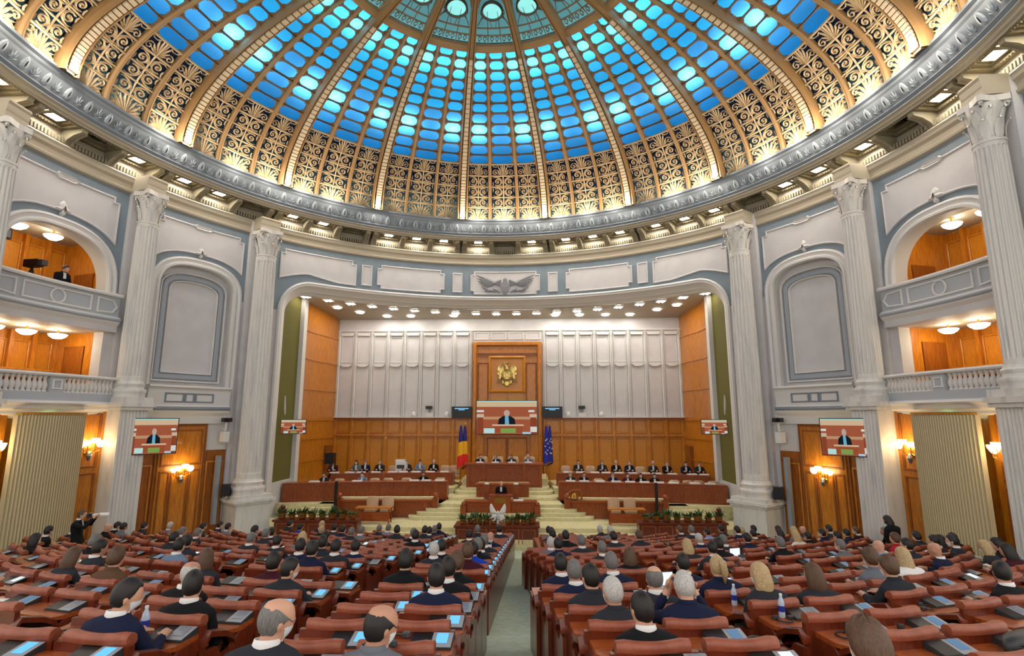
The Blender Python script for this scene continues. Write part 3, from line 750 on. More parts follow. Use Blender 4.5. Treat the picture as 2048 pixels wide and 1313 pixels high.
mb = MB(); moulding(mb, path, [(.16, 0), (.16, .10), (.08, .16), (.02, .12), (-.04, .12), (-.08, .02), (-.22, -.25), (-.30, -.32), (-.30, -.45), (-.42, -.6), (-.42, -.9)], W, False, .4); obj('opening_moulding', mb, 'plaster_trim', WC, smooth=True, ang=30)
for e in (-1, 1):
    obj('jamb_strip', plate(MB(), FLOORZ, ZT - RC, *sorted((e * HO, e * HS)), 2, 0, W), 'plaster', WC)
def fplate(a0, a1, z0, z1, n=.16, lo=None):
    s0, s1 = a0 * D2R * WR, a1 * D2R * WR; mb = MB()
    if lo is None:
        plate(mb, lambda s: z0 if s0 + n - .001 < s < s1 - n + .001 else z0 + n, lambda s: z1 if s0 + n - .001 < s < s1 - n + .001 else z1 - n, s0, s1, 40, .03, W)
        moulding(mb, notched(s0, s1, z0, z1, n), [(-.035, 0), (-.035, .06), (0, .08), (.035, .06), (.035, .02)], W)
    else:
        sgn = 1 if a0 < 0 else -1
        plate(mb, lambda s: lo(s), lambda s: z1 if s0 + n - .001 < s < s1 - n + .001 else z1 - n, s0, s1, 40, .03, W)
        pts = [(s, lo(s)) for s in frange(s0, s1, 20)] + [(s1, z1 - n), (s1 - n, z1 - n), (s1 - n, z1), (s0 + n, z1), (s0 + n, z1 - n), (s0, z1 - n)]
        moulding(mb, pts, [(-.035, 0), (-.035, .06), (0, .08), (.035, .06), (.035, .02)], W)
    return mb
for sg in (-1, 1):
    a, b = sorted((sg * 47.2, sg * 32.4)); e0 = sg * 47.2 * D2R * WR
    def lo2(s, e0=e0): d = abs(s - e0); return 6.95 + .42 * math.sin(min(1, d / 1.7) * math.pi / 2) - .25 * max(0, min(1, (d - 1.4) / 1.6))
    obj('frieze_panel', fplate(a, b, 7.2, 8.45, .2, lo2), 'plaster', WC)
    obj('frieze_panel', fplate(*sorted((sg * 27.8, sg * 13.6)), 7.12, 8.42, .2), 'plaster', WC)
    for c in (30.1, 10.6): obj('frieze_panel', fplate(*sorted((sg * (c + .95), sg * (c - .95))), 7.2, 8.3, .001), 'plaster', WC)
obj('frieze_panel', fplate(-7.6, 7.6, 7.1, 8.42, .2), 'plaster', WC)
# spread-eagle relief in the middle of the frieze
random.seed(11)
E0 = thing('eagle_relief', 'grey plaster spread-eagle relief on the frieze above the stage', 'relief', (0, YC, 0))
def feather(s0, z0, ang, L, wd):
    mb = MB(); c, s = math.cos(ang), math.sin(ang); rows = []
    for t, k in ((0, .5), (.4, 1), (.75, .8), (1, .1)):
        x, z = s0 + c * L * t, z0 + s * L * t; rows.append([W(x - s * wd * k / 2, z + c * wd * k / 2, .06), W(x, z, .06 + .10 * k), W(x + s * wd * k / 2, z - c * wd * k / 2, .06)])
    return mb.grid(rows)
for sg in (-1, 1):
    for i in range(7):
        obj('feather', feather(sg * .25, 7.6 + .06 * i, (math.pi / 2 - sg * (math.pi / 2 - (.42 - .15 * i))), 1.6 - .1 * i, .24), 'grey', E0)
    for i in range(4): obj('leaf_spray', feather(sg * (.3 + .22 * i), 7.2 + .04 * i, (math.pi / 2 - sg * (math.pi / 2 - (.5 - .25 * (i % 3)))), .5, .15), 'grey', E0)
body = MB(); body.grid([[W(.26 * r * math.cos(t), 7.5 + z + .1 * r * math.sin(t) * 0, .06 + p) for t in frange(0, math.pi, 6)] for z, r, p in ((-.45, .3, .1), (-.25, .9, .16), (0, 1.1, .2), (.2, .9, .2), (.32, .45, .2), (.42, .5, .22), (.52, .3, .2))]); obj('body', body, 'grey', E0)
# ================================================================ BALCONIES, CURTAINS, SCONCES, SIDE SCREENS
def balus():
    return MB().lathe([(.075, 0), (.075, .04), (.05, .06), (.085, .16), (.09, .22), (.045, .36), (.04, .42), (.065, .46), (.075, .48), (.075, .52)], 8).mesh('baluster', 'plaster_trim', True, 50)
balm = balus()
def bow(s): return .62 * math.sqrt(max(0, 1 - (s / 2.75) ** 2)) ** 1.0          # forward bulge of the lower balcony
def bowrow(off, z, n=28, hw=8.4): return [cy(a, z, 14.95 - bow(a * D2R * 14.6) + off) for a in frange(-hw, hw, n)]
def bow_solid(prof, n=28): 
    mb = MB(); mb.grid([[cy(a, z, 14.95 - bow(a * D2R * 14.6) + o) for o, z in prof] for a in frange(-8.4, 8.4, n)], cu=True, cap=True); return mb
for sg in (-1, 1):
    rz = rotaz(sg * BALC); sd = SIDE[sg]
    # upper balcony: solid parapet
    t = thing('balcony', 'upper balcony with solid panelled grey parapet on the %s wall' % sd, 'balcony', (0, YC, 0), rz, 'balconies')
    obj('parapet', arc(MB(), [(14.82, 3.72), (14.82, 4.48), (15.05, 4.48), (15.05, 3.72)], -8.5, 8.5, 16, True), 'parapet_grey', t)
    obj('handrail', arc(MB(), [(14.70, 4.48), (14.68, 4.54), (14.70, 4.6), (15.12, 4.6), (15.12, 4.48)], -8.6, 8.6, 16, True), 'plaster_trim', t)
    obj('lower_moulding', arc(MB(), [(14.82, 3.74), (14.74, 3.70), (14.70, 3.62), (14.74, 3.56), (14.72, 3.5), (14.88, 3.36), (14.98, 3.22), (15.2, 3.2), (15.2, 3.74)], -8.6, 8.6, 16, True), 'plaster_trim', t)
    obj('moulding_band', arc(MB(), [(14.71, 3.66), (14.66, 3.6), (14.71, 3.54)], -8.62, 8.62, 16), 'frame_grey', t)
    Wp = wallmap(14.82)
    for q in ([(-2.1, 4.1), (-1.95, 3.88), (-1.4, 3.84), (-1.4, 4.36), (-1.95, 4.32)], rect(-1.15, 1.15, 3.84, 4.36), [(1.4, 3.84), (1.95, 3.88), (2.1, 4.1), (1.95, 4.32), (1.4, 4.36)], [(.24 * math.cos(x), 4.1 + .24 * math.sin(x)) for x in frange(0, 2 * math.pi, 20)[:-1]]):
        obj('parapet_panel', moulding(MB(), q, ring_prof(.06, .045), Wp), 'plaster_trim', t)
    # lower balcony: bowed, with turned balusters
    t = thing('balcony', 'lower bowed balcony with turned balusters on the %s wall' % sd, 'balcony', (0, YC, 0), rz, 'balconies')
    obj('handrail', bow_solid([(-.1, 1.32), (-.14, 1.37), (-.1, 1.43), (.2, 1.43), (.2, 1.32)]), 'plaster_trim', t)
    obj('plinth', bow_solid([(-.02, .50), (-.02, .80), (.24, .80), (.24, .50)]), 'parapet_grey', t)
    obj('corbel_moulding', bow_solid([(.0, .54), (-.1, .50), (-.13, .44), (-.06, .38), (.0, .36), (.04, .26), (.16, .20), (.22, .18), (.22, .10), (.42, .02), (.46, -.04), (.6, -.06), (.9, -.06), (.9, .54)]), 'plaster_trim', t)
    obj('balcony_floor', MB().grid([bowrow(.05, .52), [cy(a, .52, 15.6) for a in frange(-8.4, 8.4, 28)]]), 'wood_dark', t)
    Bs = []
    for k in range(27):
        s = -2.08 + k * .16
        if abs(abs(s)) < .25 or abs(s) > 2.1: continue
        a = s / 14.5 / D2R; r = 14.95 - bow(s) + .1; p = cy(a, .80, r); obj('baluster', balm, parent=t, loc=p)
    for s, hw in ((0, .22), (-2.28, .12), (2.28, .12)):
        a = s / 14.5 / D2R; p = cy(a, 0, 14.95 - bow(s) + .1)
        o = obj('baluster_block', MB().box(-hw, hw, -.11, .11, 8 / 10, 1.32), 'parapet_grey', t, loc=p, rz=rotaz(a))
        if s == 0: obj('block_panel', moulding(MB(), rect(-.14, .14, .92, 1.2), ring_prof(.05, .04), flatmap(-.11)), 'plaster_trim', o)
    # exit light under the balcony
    t2 = tag(obj('exit_light', MB().grid([[cy(a, z, 14.42 + o) for a in frange(-.25, .25, 2)] for o, z in ((0, .02), (0, -.1), (.06, -.1))]), 'lamp_green', None, (0, YC, 0), rz), 'small glowing green light under the %s balcony' % sd, 'lamp')
    # timber wall and pleated curtain under the balcony
    P = WALL[sg]
    def flank(nm, s0, s1, z0, z1, r, m): return obj(nm, plate(MB(), z0, z1, s0, s1, 6, 0, wallmap(r), -.2), m, P, rz=rz)
    for e in (-1, 1):
        flank('timber_wall', *sorted((e * 1.05, e * 2.3)), FLOORZ, .3, 14.75, 'wood')
        for q in (rect(*sorted((e * 1.32, e * 1.98)), -1.75, .1), rect(*sorted((e * 1.32, e * 1.98)), -5.2, -2.0)):
            obj('timber_panel', moulding(MB(), q, ring_prof(.07, .05), wallmap(14.75)), 'wood_dark', P, rz=rz)
    t3 = thing('curtain', 'tall pleated beige curtain under the %s balcony' % sd, 'curtain', (0, YC, 0), rz)
    mb = MB(); n = 26 * 6; rows = []
    top = []; bot = []
    for i in range(n + 1):
        s = -1.15 + 2.3 * i / n; r = 14.62 - .5 * math.sqrt(max(0, 1 - (s / 1.35) ** 2)) + .045 * math.cos(2 * math.pi * i / 6)
        a = s / 14.4 / D2R; top.append(cy(a, .1, r)); bot.append(cy(a * 1.0, FLOORZ + .1, r))
    mb.grid([bot, top]); obj('pleats', mb, 'curtain', t3)
    obj('curtain_rail', MB().grid([[cy(s / 14.4 / D2R, z, 14.66 - .5 * math.sqrt(max(0, 1 - (s / 1.35) ** 2)) + o) for s in frange(-1.15, 1.15, 20)] for o, z in ((-.08, .05), (-.08, .14), (.1, .14))]), 'brass', t3)
# wall sconces: brass arms with glowing cup shades
cupm = MB().lathe([(.035, 0), (.07, .02), (.11, .08), (.13, .16), (.12, .17), (.05, .05)], 10).mesh('shade', 'lamp_warm', True)
SCN = 0
def sconce(az, z, r, label):
    p = cy(az, z, r)
    t = thing('wall_sconce', label, 'wall lamp', (p[0], p[1] + YC, z), rotaz(az), 'wall sconces')
    t.location.z = z + EYE
    obj('back_plate', MB().lathe([(.0, 0), (.13, .01), (.13, .03), (.05, .05), (.03, .10), (0, .1)], 12).map(lambda x, y, q: (x, -q, y * 1.7)), 'brass', t)
    obj('crystal_drop', MB().lathe([(.0, -.42), (.06, -.36), (.10, -.22), (.07, -.12), (.02, -.06)], 8).map(lambda x, y, q: (x, y - .14, q)), 'chrome', t)
    for i in range(5):
        a = (-80 + 40 * i) * D2R; ex, ey = .34 * math.sin(a), -.12 - .26 * math.cos(a); zz = .10 if i in (0, 4) else (.18 if i != 2 else .26)
        arm = obj('arm', MB().tube([(0, -.08, -.05), (ex * .5, -.08 + (ey + .08) * .5, -.12), (ex, ey, -.02), (ex, ey, zz - .02)], .016, 5), 'brass', t)
        obj('shade', cupm, parent=arm, loc=(ex, ey, zz - .03))
    q = cy(az, 0, r - .30); light('sconce_light', 'POINT', (q[0], q[1] + YC, z + .25), 17, (1, .78, .48), .15)
for sg in (-1, 1):
    sconce(sg * 61.3, -2.35, 15.08, 'lit multi-arm brass sconce on the %s timber door' % SIDE[sg])
    sconce(sg * (BALC - 6.3), -1.15, 14.73, 'lit brass sconce between the %s curtain and the pier nearest the stage' % SIDE[sg])
    sconce(sg * (BALC + 6.3), -1.1, 14.73, 'lit brass sconce at the outer side of the %s curtain' % SIDE[sg])
# bowl lamps hanging in the loggias
bowlm = MB().lathe([(.0, -.12), (.14, -.1), (.26, -.02), (.30, .05), (.24, .07)], 16).mesh('bowl', 'lamp_soft', True)
for sg in (-1, 1):
    for lv, z, az, nm in (('upper', 6.62, -3.2, 'inner'), ('upper', 6.62, 1.0, 'middle'), ('lower', 2.98, -5.4, 'inner'), ('lower', 2.98, -1.8, 'middle'), ('lower', 2.98, 1.8, 'outer')):
        a = sg * (BALC + az); p = cy(a, z, 16.6)
        t = thing('bowl_lamp', 'glowing glass bowl lamp on the %s %s loggia ceiling, %s one' % (SIDE[sg], lv, nm), 'ceiling lamp', (p[0], p[1] + YC, z), rotaz(a), 'loggia bowl lamps')
        obj('bowl', bowlm, parent=t); obj('stem', MB().lathe([(.03, .05), (.03, .24), (.1, .25)], 8), 'brass', t)
        light('bowl_light', 'POINT', (p[0], p[1] + YC, z - .25), 16, (1, .8, .52), .15)
# television screens on arms beside the piers; the live picture of a speaker at a lectern
def picture(par, w, h, y, k=1.6, tag_='pic'):
    # flat live image: panelled backdrop, side posts, speaker, lectern with plate, monitors
    def q(nm, x0, x1, z0, z1, col, d): 
        m = 'scr_%d_%d_%d' % col
        if m not in MATS: emat(m, col, k)
        return obj(nm, MB().add([(x0 * w, y - d, z0 * h), (x1 * w, y - d, z0 * h), (x1 * w, y - d, z1 * h), (x0 * w, y - d, z1 * h)], [(0, 1, 2, 3)]), m, par)
    q('picture_wall', -.5, .5, 0, 1, (176, 96, 66), .001)
    q('picture_band', -.5, .5, .82, .97, (226, 196, 160), .002); q('picture_band', -.5, .5, .97, 1, (180, 235, 225), .003)
    q('picture_band', -.5, .5, .44, .52, (206, 160, 120), .002)
    for x in (-.44, .44): q('picture_post', x - .05, x + .05, 0, .56, (150, 74, 48), .003); q('picture_post', x - .06, x + .06, .50, .60, (222, 196, 170), .004)
    q('picture_lamp', -.50, -.38, .66, .72, (240, 240, 230), .004); q('picture_lamp', .36, .46, .66, .72, (240, 240, 230), .004)
    def poly(nm, pts, col, d):
        m = 'scr_%d_%d_%d' % col
        if m not in MATS: emat(m, col, k)
        return obj(nm, MB().add([(x * w, y - d, z * h) for x, z in pts], [tuple(range(len(pts)))]), m, par)
    poly('picture_suit', [(-.15, .26), (.15, .26), (.13, .46), (.06, .54), (-.06, .54), (-.13, .46)], (26, 34, 44), .005)
    poly('picture_shirt', [(-.03, .26), (.04, .26), (.03, .54), (-.03, .54)], (120, 190, 215), .006)
    poly('picture_head', [(.05 * math.cos(t), .63 + .095 * math.sin(t)) for t in frange(0, 2 * math.pi, 14)[:-1]], (205, 180, 165), .007)
    q('picture_lectern', -.22, .26, .04, .26, (170, 86, 54), .006); q('picture_lectern_top', -.24, .28, .24, .29, (226, 190, 160), .008)
    q('picture_plate', -.10, .15, .03, .17, (140, 170, 90), .009)
    q('picture_monitor', -.38, -.20, .02, .17, (200, 240, 235), .009); q('picture_monitor', .26, .40, .0, .06, (190, 220, 235), .009); q('picture_monitor', .39, .5, .06, .22, (235, 232, 225), .009)
def tv(nm, loc, rz, w, h, label, k, bracket=True):
    t = thing(nm, label, 'television' if bracket else 'screen', loc, rz)
    obj('casing', MB().box(-w / 2 - .03, w / 2 + .03, 0, .08, -.03, h + .03), 'black', t)
    s = obj('screen', MB().box(-w / 2, w / 2, -.004, 0, 0, h), 'black', t); picture(s, w, h, -.004, k)
    if bracket: obj('wall_arm', MB().box(-.05, .05, .08, .5, h * .4, h * .6), 'dark_grey', t)
    return t
for sg in (-1, 1):
    p = cy(sg * 69.0, 0, 13.75); tv('television', (p[0], p[1] + YC, -1.38), rotaz(sg * 69.0) * .62, 1.5, 1.3, 'black television showing the speaker, on the %s pier beside the timber door' % SIDE[sg], .55)
    # slim grey loudspeaker column and wall camera next to the stage pedestal
    q = cy(sg * 55.6, 0, 14.95)
    t = thing('column_speaker', 'slim grey column loudspeaker on the wall behind the %s stage pedestal' % SIDE[sg], 'speaker', (q[0], q[1] + YC, -4.6), rotaz(sg * 55.6))
    obj('cabinet', MB().box(-.09, .09, -.1, .1, 0, 2.9), 'grey', t); obj('grille', MB().box(-.06, .06, -.12, -.1, .1, 2.8), 'frieze_relief', t)
    q = cy(sg * 55.2, 0, 14.9)
    t = thing('wall_camera', 'black camera on a white bracket beside the %s stage column' % SIDE[sg], 'camera', (q[0], q[1] + YC, -.35), rotaz(sg * 55.2))
    obj('camera_head', MB().box(-.18, .18, -.32, -.05, .12, .3).lathe([(.07, -.5), (.09, -.46), (.09, -.32)], 10).map(lambda x, y, z: (x, y, z) if z > -.3 else (x, z + .0, y + .2)), 'black', t)
    obj('bracket', MB().tube([(0, .1, -.2), (0, -.15, -.25), (0, -.18, .12)], .05, 6).box(-.12, .12, -.3, .1, -.75, -.3), 'white', t)
    c = cy(sg * 51.1, 0, 14.45)
    t = tag(obj('monitor_speaker', MB().prism([(-.16, -.16), (.16, -.16), (.2, .16), (-.2, .16)], 0, .5), 'black', None, (c[0] + sg * .55 * -1 * -1, c[1] + YC - .78, -3.4), rotaz(sg * 30)), 'small black loudspeaker box on the %s stage pedestal' % SIDE[sg], 'speaker')
# ================================================================ STAGE RECESS
YB = 33.0
SB = thing('wall_back', kind='structure', loc=(0, YB, 0))
ZW = -.12                                   # top of the timber dado
obj('plaster_field', MB().grid([[(x, 0, z) for x in (-10.9, 10.9)] for z in (ZW, 6.25)]), 'plaster', SB)
obj('timber_field', MB().grid([[(x, -.02, z) for x in (-10.9, 10.9)] for z in (-4.2, ZW)]), 'wood', SB)
PX = [(-10.75 + i * 1.056) for i in range(9)]
F0 = flatmap(0)
def vbar(): return MB().prism([(-.09, 0), (-.09, -.06), (-.05, -.10), (-.02, -.10), (0, -.05), (.02, -.10), (.05, -.10), (.09, -.06), (.09, 0)], ZW, 5.4).mesh('vertical_moulding', 'plaster_trim')
vb = vbar()
pf = MB(); moulding(pf, rect(-.36, .36, 3.4, 5.25), ring_prof(.06, .05), F0)
pfm = pf.mesh('wall_panel', 'plaster')
pl = MB(); plate(pl, ZW + .05, 3.2, -.38, .38, 1, .04, F0, 0); plm = pl.mesh('wall_panel', 'plaster')
cap = MB().prism([(-.36, 5.1), (.36, 5.1), (.42, 5.25), (-.42, 5.25)], -.16, 0, 'y').mesh('panel_cap', 'plaster_trim')
con = MB().prism([(-.18, 3.10), (.18, 3.10), (.36, 3.22), (.36, 3.30), (-.36, 3.30), (-.36, 3.22)], -.2, 0, 'y').mesh('console_ledge', 'plaster_trim')
up = MB(); moulding(up, rect(-.4, .4, -.95, -.2), ring_prof(.07, .05), flatmap(-.02)); plate(up, -.88, -.27, -.33, .33, 1, .03, flatmap(-.02)); upm = up.mesh('timber_panel', 'wood_light')
dn = MB(); moulding(dn, rect(-.4, .4, -4.1, -1.3), ring_prof(.07, .05), flatmap(-.02)); plate(dn, -4.0, -1.37, -.33, .33, 1, .03, flatmap(-.02)); dnm = dn.mesh('timber_panel', 'wood_light')
post = MB().prism([(-.11, 0), (-.11, -.09), (-.06, -.13), (.06, -.13), (.11, -.09), (.11, 0)], -4.2, ZW).mesh('timber_post', 'wood')
for sg in (-1, 1):
    for i in range(9):
        x = sg * -PX[i] if sg > 0 else PX[i]
        obj('vertical_moulding', vb, parent=SB, loc=(x, 0, 0)); obj('timber_post', post, parent=SB, loc=(x, 0, 0))
        if i < 8:
            xc = x + (.528 if sg < 0 else -.528)
            for nm, m in (('wall_panel', pfm), ('wall_panel', plm), ('panel_cap', cap), ('console_ledge', con), ('timber_panel', upm), ('timber_panel', dnm)): obj(nm, m, parent=SB, loc=(xc, 0, 0))
for z0, z1, d, nm, m in ((ZW - .06, ZW + .06, .22, 'dado_cap', 'wood_dark'), (ZW + .06, ZW + .12, .26, 'dado_ledge', 'plaster_trim'), (-1.18, -1.04, .16, 'dado_rail', 'wood'), (5.38, 5.46, .12, 'cornice_line', 'plaster_trim')):
    for x0, x1 in ((-10.9, -2.25), (2.25, 10.9)) if nm != 'cornice_line' else ((-10.9, 10.9),): obj(nm, MB().box(x0, x1, -d, 0, z0, z1), m, SB)
for i in range(4):
    x = -1.64 + i * 1.09; obj('lintel_panel', moulding(MB(), rect(x - .44, x + .44, 4.84, 5.28), ring_prof(.08, .06), F0), 'plaster_trim', SB)
# central timber aedicule
C = thing('trim_1', kind='structure', loc=(0, YB, 0))
obj('aedicule_panel', MB().box(-2.14, 2.14, -.2, 0, -4.2, 4.66), 'wood', C)
Fc = flatmap(-.2)
obj('aedicule_frame', moulding(MB(), rect(-2.0, 2.0, -4.2, 4.5), [(-.14, 0), (-.14, .14), (-.06, .2), (.06, .2), (.14, .06), (.14, 0)], Fc), 'wood', C)
for z in (3.92, 3.80): obj('transom', MB().box(-1.86, 1.86, -.3, -.2, z - .05, z + .02), 'wood_dark', C)
obj('emblem_panel', plate(moulding(MB(), rect(-1.05, 1.05, 1.55, 3.66), [(-.1, 0), (-.1, .1), (0, .16), (.1, .06), (.1, 0)], Fc), 1.62, 3.6, -1, 1, 1, .05, Fc), 'wood_light', C)
for e in (-1, 1):
    obj('side_panel', moulding(MB(), rect(*sorted((e * 1.2, e * 1.8)), .95, 3.3), ring_prof(.08, .05), Fc), 'wood_dark', C)
    obj('aedicule_pier', MB().box(*sorted((e * 1.45, e * 1.95)), -.36, -.2, -4.2, .95), 'wood', C)
    obj('lower_panel', moulding(MB(), rect(*sorted((e * .05, e * 1.2)), -4.0, -1.3), ring_prof(.07, .05), Fc), 'wood_dark', C)
    obj('lower_panel', plate(MB(), .98, 1.5, *sorted((e * .06, e * .98)), 1, .04, Fc, 0), 'wood_light', C)
obj('screen_shelf', MB().box(-1.5, 1.5, -.34, -.2, -1.22, -1.08), 'wood', C)
# coat of arms
EM = thing('coat_of_arms', 'gilded eagle coat of arms on the timber panel above the stage screen', 'emblem', (0, YB - .27, 2.62), group=None)
def gpoly(nm, pts, d0, d1, mir=False, par=None):
    for s in ((1, -1) if mir else (1,)):
        P = [(x * s, z) for x, z in pts]; cx = sum(p[0] for p in P) / len(P); cz = sum(p[1] for p in P) / len(P)
        mb = MB(); mb.grid([[(x, 0, z) for x, z in P], [(x, -d0, z) for x, z in P], [(cx + (x - cx) * .6, -d1, cz + (z - cz) * .6) for x, z in P]], cu=True); mb.f.append(tuple(range(len(mb.v) - len(P), len(mb.v)))); mb.m.append(0)
        obj(nm, mb, 'emblem_gold', par or EM)
gpoly('wing', [(.16, .2), (.26, .48), (.40, .58), (.52, .5), (.60, .3), (.52, .36), (.58, .14), (.48, .22), (.56, -.05), (.44, .06), (.54, -.5), (.62, -.58), (.36, -.46), (.3, -.1)], .08, .14, True)
gpoly('wing_feathers', [(.34, .05), (.56, .1), (.60, .0), (.40, -.12), (.46, -.44), (.36, -.4), (.28, -.1)], .1, .17, True)
gpoly('shield', [(-.3, .18), (.3, .18), (.32, -.2), (.22, -.36), (0, -.42), (-.22, -.36), (-.32, -.2)], .14, .2)
for x, z in ((-.14, .04), (.14, .04), (-.14, -.16), (.14, -.16)): gpoly('quartering', [(x - .1, z - .07), (x + .1, z - .07), (x + .1, z + .07), (x - .1, z + .07)], .2, .23)
gpoly('neck', [(-.12, .2), (.12, .2), (.1, .42), (.0, .6), (-.1, .64), (-.2, .58), (-.16, .54), (-.06, .5), (-.08, .38)], .12, .2)
gpoly('cross', [(-.2, .62), (-.12, .6), (-.08, .72), (-.16, .74)], .08, .1); gpoly('crown', [(-.06, .66), (.06, .66), (.08, .76), (.0, .72), (-.08, .76)], .1, .14)
gpoly('talon', [(.2, -.36), (.34, -.4), (.3, -.62), (.22, -.66), (.18, -.5)], .12, .18, True)
gpoly('tail', [(-.14, -.4), (.14, -.4), (.22, -.62), (.10, -.74), (0, -.82), (-.10, -.74), (-.22, -.62)], .1, .15)
# main screen and two side displays
t = VS = tv('video_screen', (0, YB - .62, -1.03), 0, 3.66, 1.98, 'large lit video screen showing the speaker, centred behind the stage', 1.4, False)
obj('mount', MB().box(-1.2, 1.2, .08, .43, .3, 1.6), 'black', VS)
for sg in (-1, 1):
    t = thing('text_display', 'black display with blue text lines %s of the large screen' % SIDE[sg], 'screen', (sg * 2.78, YB - .4, -.06))
    obj('casing', MB().box(-.62, .62, 0, .1, 0, .68), 'black', t); s = obj('screen', MB().box(-.58, .58, -.005, 0, .04, .64), 'black', t)
    emat('text_blue%d' % sg, (120, 190, 240), 1.0)
    obj('text_line', MB().box(-.44, .42, -.01, -.005, .53, .58), 'text_blue%d' % sg, s); obj('text_line', MB().box(-.2, .18, -.01, -.005, .46, .5), 'text_blue%d' % sg, s)
    # dado-top camera and globe cameras
    t = thing('stage_camera', 'robotic camera on white box on the dado %s of the screen' % SIDE[sg], 'camera', (sg * 4.72 - .1, YB - .12, ZW + .12))
    obj('box', MB().box(-.22, .22, -.12, .1, 0, .25), 'white', t); obj('arm', MB().box(-.05, .05, -.06, .04, .25, .5), 'grey', t); obj('camera_head', MB().box(-.22, .16, -.2, .05, .48, .66), 'black', t)
    for x in (3.75, 5.8): tag(obj('dome_camera', MB().lathe([(.14, 0), (.15, .1), (.13, .22), (.07, .3), (.0, .32)], 12), 'white', None, (sg * x, YB - .12, ZW + .12), smooth=True), 'white globe on the dado ledge, %s of screen, %s side of camera' % (SIDE[sg], 'near' if x < 5 else 'far'), 'camera')
# ---- side walls of the recess: pleated cloth strip, white trim, curved timber
for sg in (-1, 1):
    P = thing('wall_stage_' + SIDE[sg], kind='structure')
    def sx(x): return sg * x
    obj('cloth_strip', MB().grid([[(sx(11.25), y, z) for z in frange(-4.9, 6.5, 6)] for y in (25.4, 28.25)]), 'green_cloth', P)
    obj('cloth_base', MB().box(*sorted((sx(11.12), sx(11.3))), 25.4, 28.25, -4.9, -3.2), 'plaster', P)
    obj('white_trim', MB().box(*sorted((sx(11.02), sx(11.3))), 28.2, 28.62, -4.9, 6.5), 'plaster_trim', P)
    # S-curved timber panels in tiers
    def cxw(t): return 11.1 - .28 * t + .22 * math.sin(t * math.pi * 1.5) * (1 - t)
    zs = [-4.2, -2.45, -1.25, -.2, 1.55, 3.25, 4.85, 6.45]
    for k in range(7):
        for q in range(3):
            ts = frange(q / 3, (q + 1) / 3, 4)
            mb = MB(); mb.grid([[(sx(cxw(t_)), 28.6 + 4.4 * t_, z) for t_ in ts] for z in (zs[k] + .02, zs[k + 1] - .02)])
            obj('timber_sheet', mb, 'wood', P)
        mb = MB(); mb.grid([[(sx(cxw(t_) - d), 28.6 + 4.4 * t_, zs[k] + z) for z, d in ((-.04, 0), (-.04, .05), (.04, .05), (.04, 0))] for t_ in frange(0, 1, 12)]); obj('timber_bead', mb, 'wood', P)
    obj('door_leaf', MB().box(*sorted((sx(10.7), sx(10.95))), 31.7, 32.6, -4.0, -1.7), 'wood_dark', P)
    p = (sx(11.08), 26.3, -.55)
    t = tv('television', (p[0] - sg * .75, 26.2, -.82), sg * -.25, 1.15, .66, 'small television showing the speaker, on the green strip at the %s of the stage' % SIDE[sg], 1.0)
    t = tag(obj('horn_speaker', MB().grid([[(sx(.0) + .05 * math.cos(a) * w_, -.1 * d - .05, .0 + z + .12 * math.sin(a) * w_) for a in frange(0, 2 * math.pi, 10)] for z, w_, d in ((-.45, .6, 0), (-.2, 1, .6), (.1, 1, 1), (.4, .7, 1.2))]), 'white', None, (sx(11.1), 26.9, .6)), 'curved white loudspeaker on the green strip %s of the stage' % SIDE[sg], 'speaker')
# ---- recess ceiling with two rows of fittings
CE = thing('trim_2', kind='structure')
def cz(y): return 6.62 - (y - 26.0) * .065
mb = MB(); cols_ = []
for a in frange(-47, 47, 60):
    x0, y0 = 15.9 * math.sin(a * D2R), YC + 15.9 * math.cos(a * D2R); cols_.append([(x0, y0, cz(y0)), (max(-11.3, min(11.3, x0 * 1.02)), YB, cz(YB))])
mb.grid(cols_); obj('stage_ceiling', mb, 'plaster_tan', CE)
def stagelamp(nm, x, y, label, rnd):
    t = thing(nm, label, 'ceiling lamp', (x, y, cz(y)))
    if rnd:
        obj('rim', MB().lathe([(.26, -.01), (.26, -.05), (.2, -.05)], 18, cap=False), 'plaster_trim', t); obj('lamp_glass', MB().lathe([(.0, -.045), (.21, -.045), (.21, -.01)], 18), 'lamp_white', t)
    else:
        obj('frame', moulding(MB(), rect(-.24, .24, -.24, .24), ring_prof(.06, .08), lambda s, z, p: (s, z, -p)), 'plaster_trim', t)
        for dx in (-.1, .1): obj('lamp_head', MB().lathe([(.0, -.14), (.06, -.13), (.07, -.04), (.05, 0)], 10, dx, 0), 'lamp_stage', t)
k = 0
for i in range(20):
    a = -40.5 + i * 81 / 19; x, y = 16.55 * math.sin(a * D2R), YC + 16.55 * math.cos(a * D2R)
    stagelamp('stage_spotlight', x, y, 'square twin spotlight in the stage ceiling, %s from the left' % ordinal(i), False)
for i, x in enumerate((-8.9, -7.5, -6.0, -3.3, -1.8 - .1, 3.0, 4.5, 6.1, 7.6, 9.0, -9.9, 9.9)):
    y = 32.1 if abs(x) < 8 else 32.1 - (abs(x) - 8) * 1.1
    if abs(x) < 2.5: continue
    stagelamp('round_downlight', x, y, 'round glowing downlight in the rear row of the stage ceiling, near the %s' % ('left wall corner' if x == -9.9 else 'right wall corner' if x == 9.9 else ordinal(i) + ' wall panel'), True)
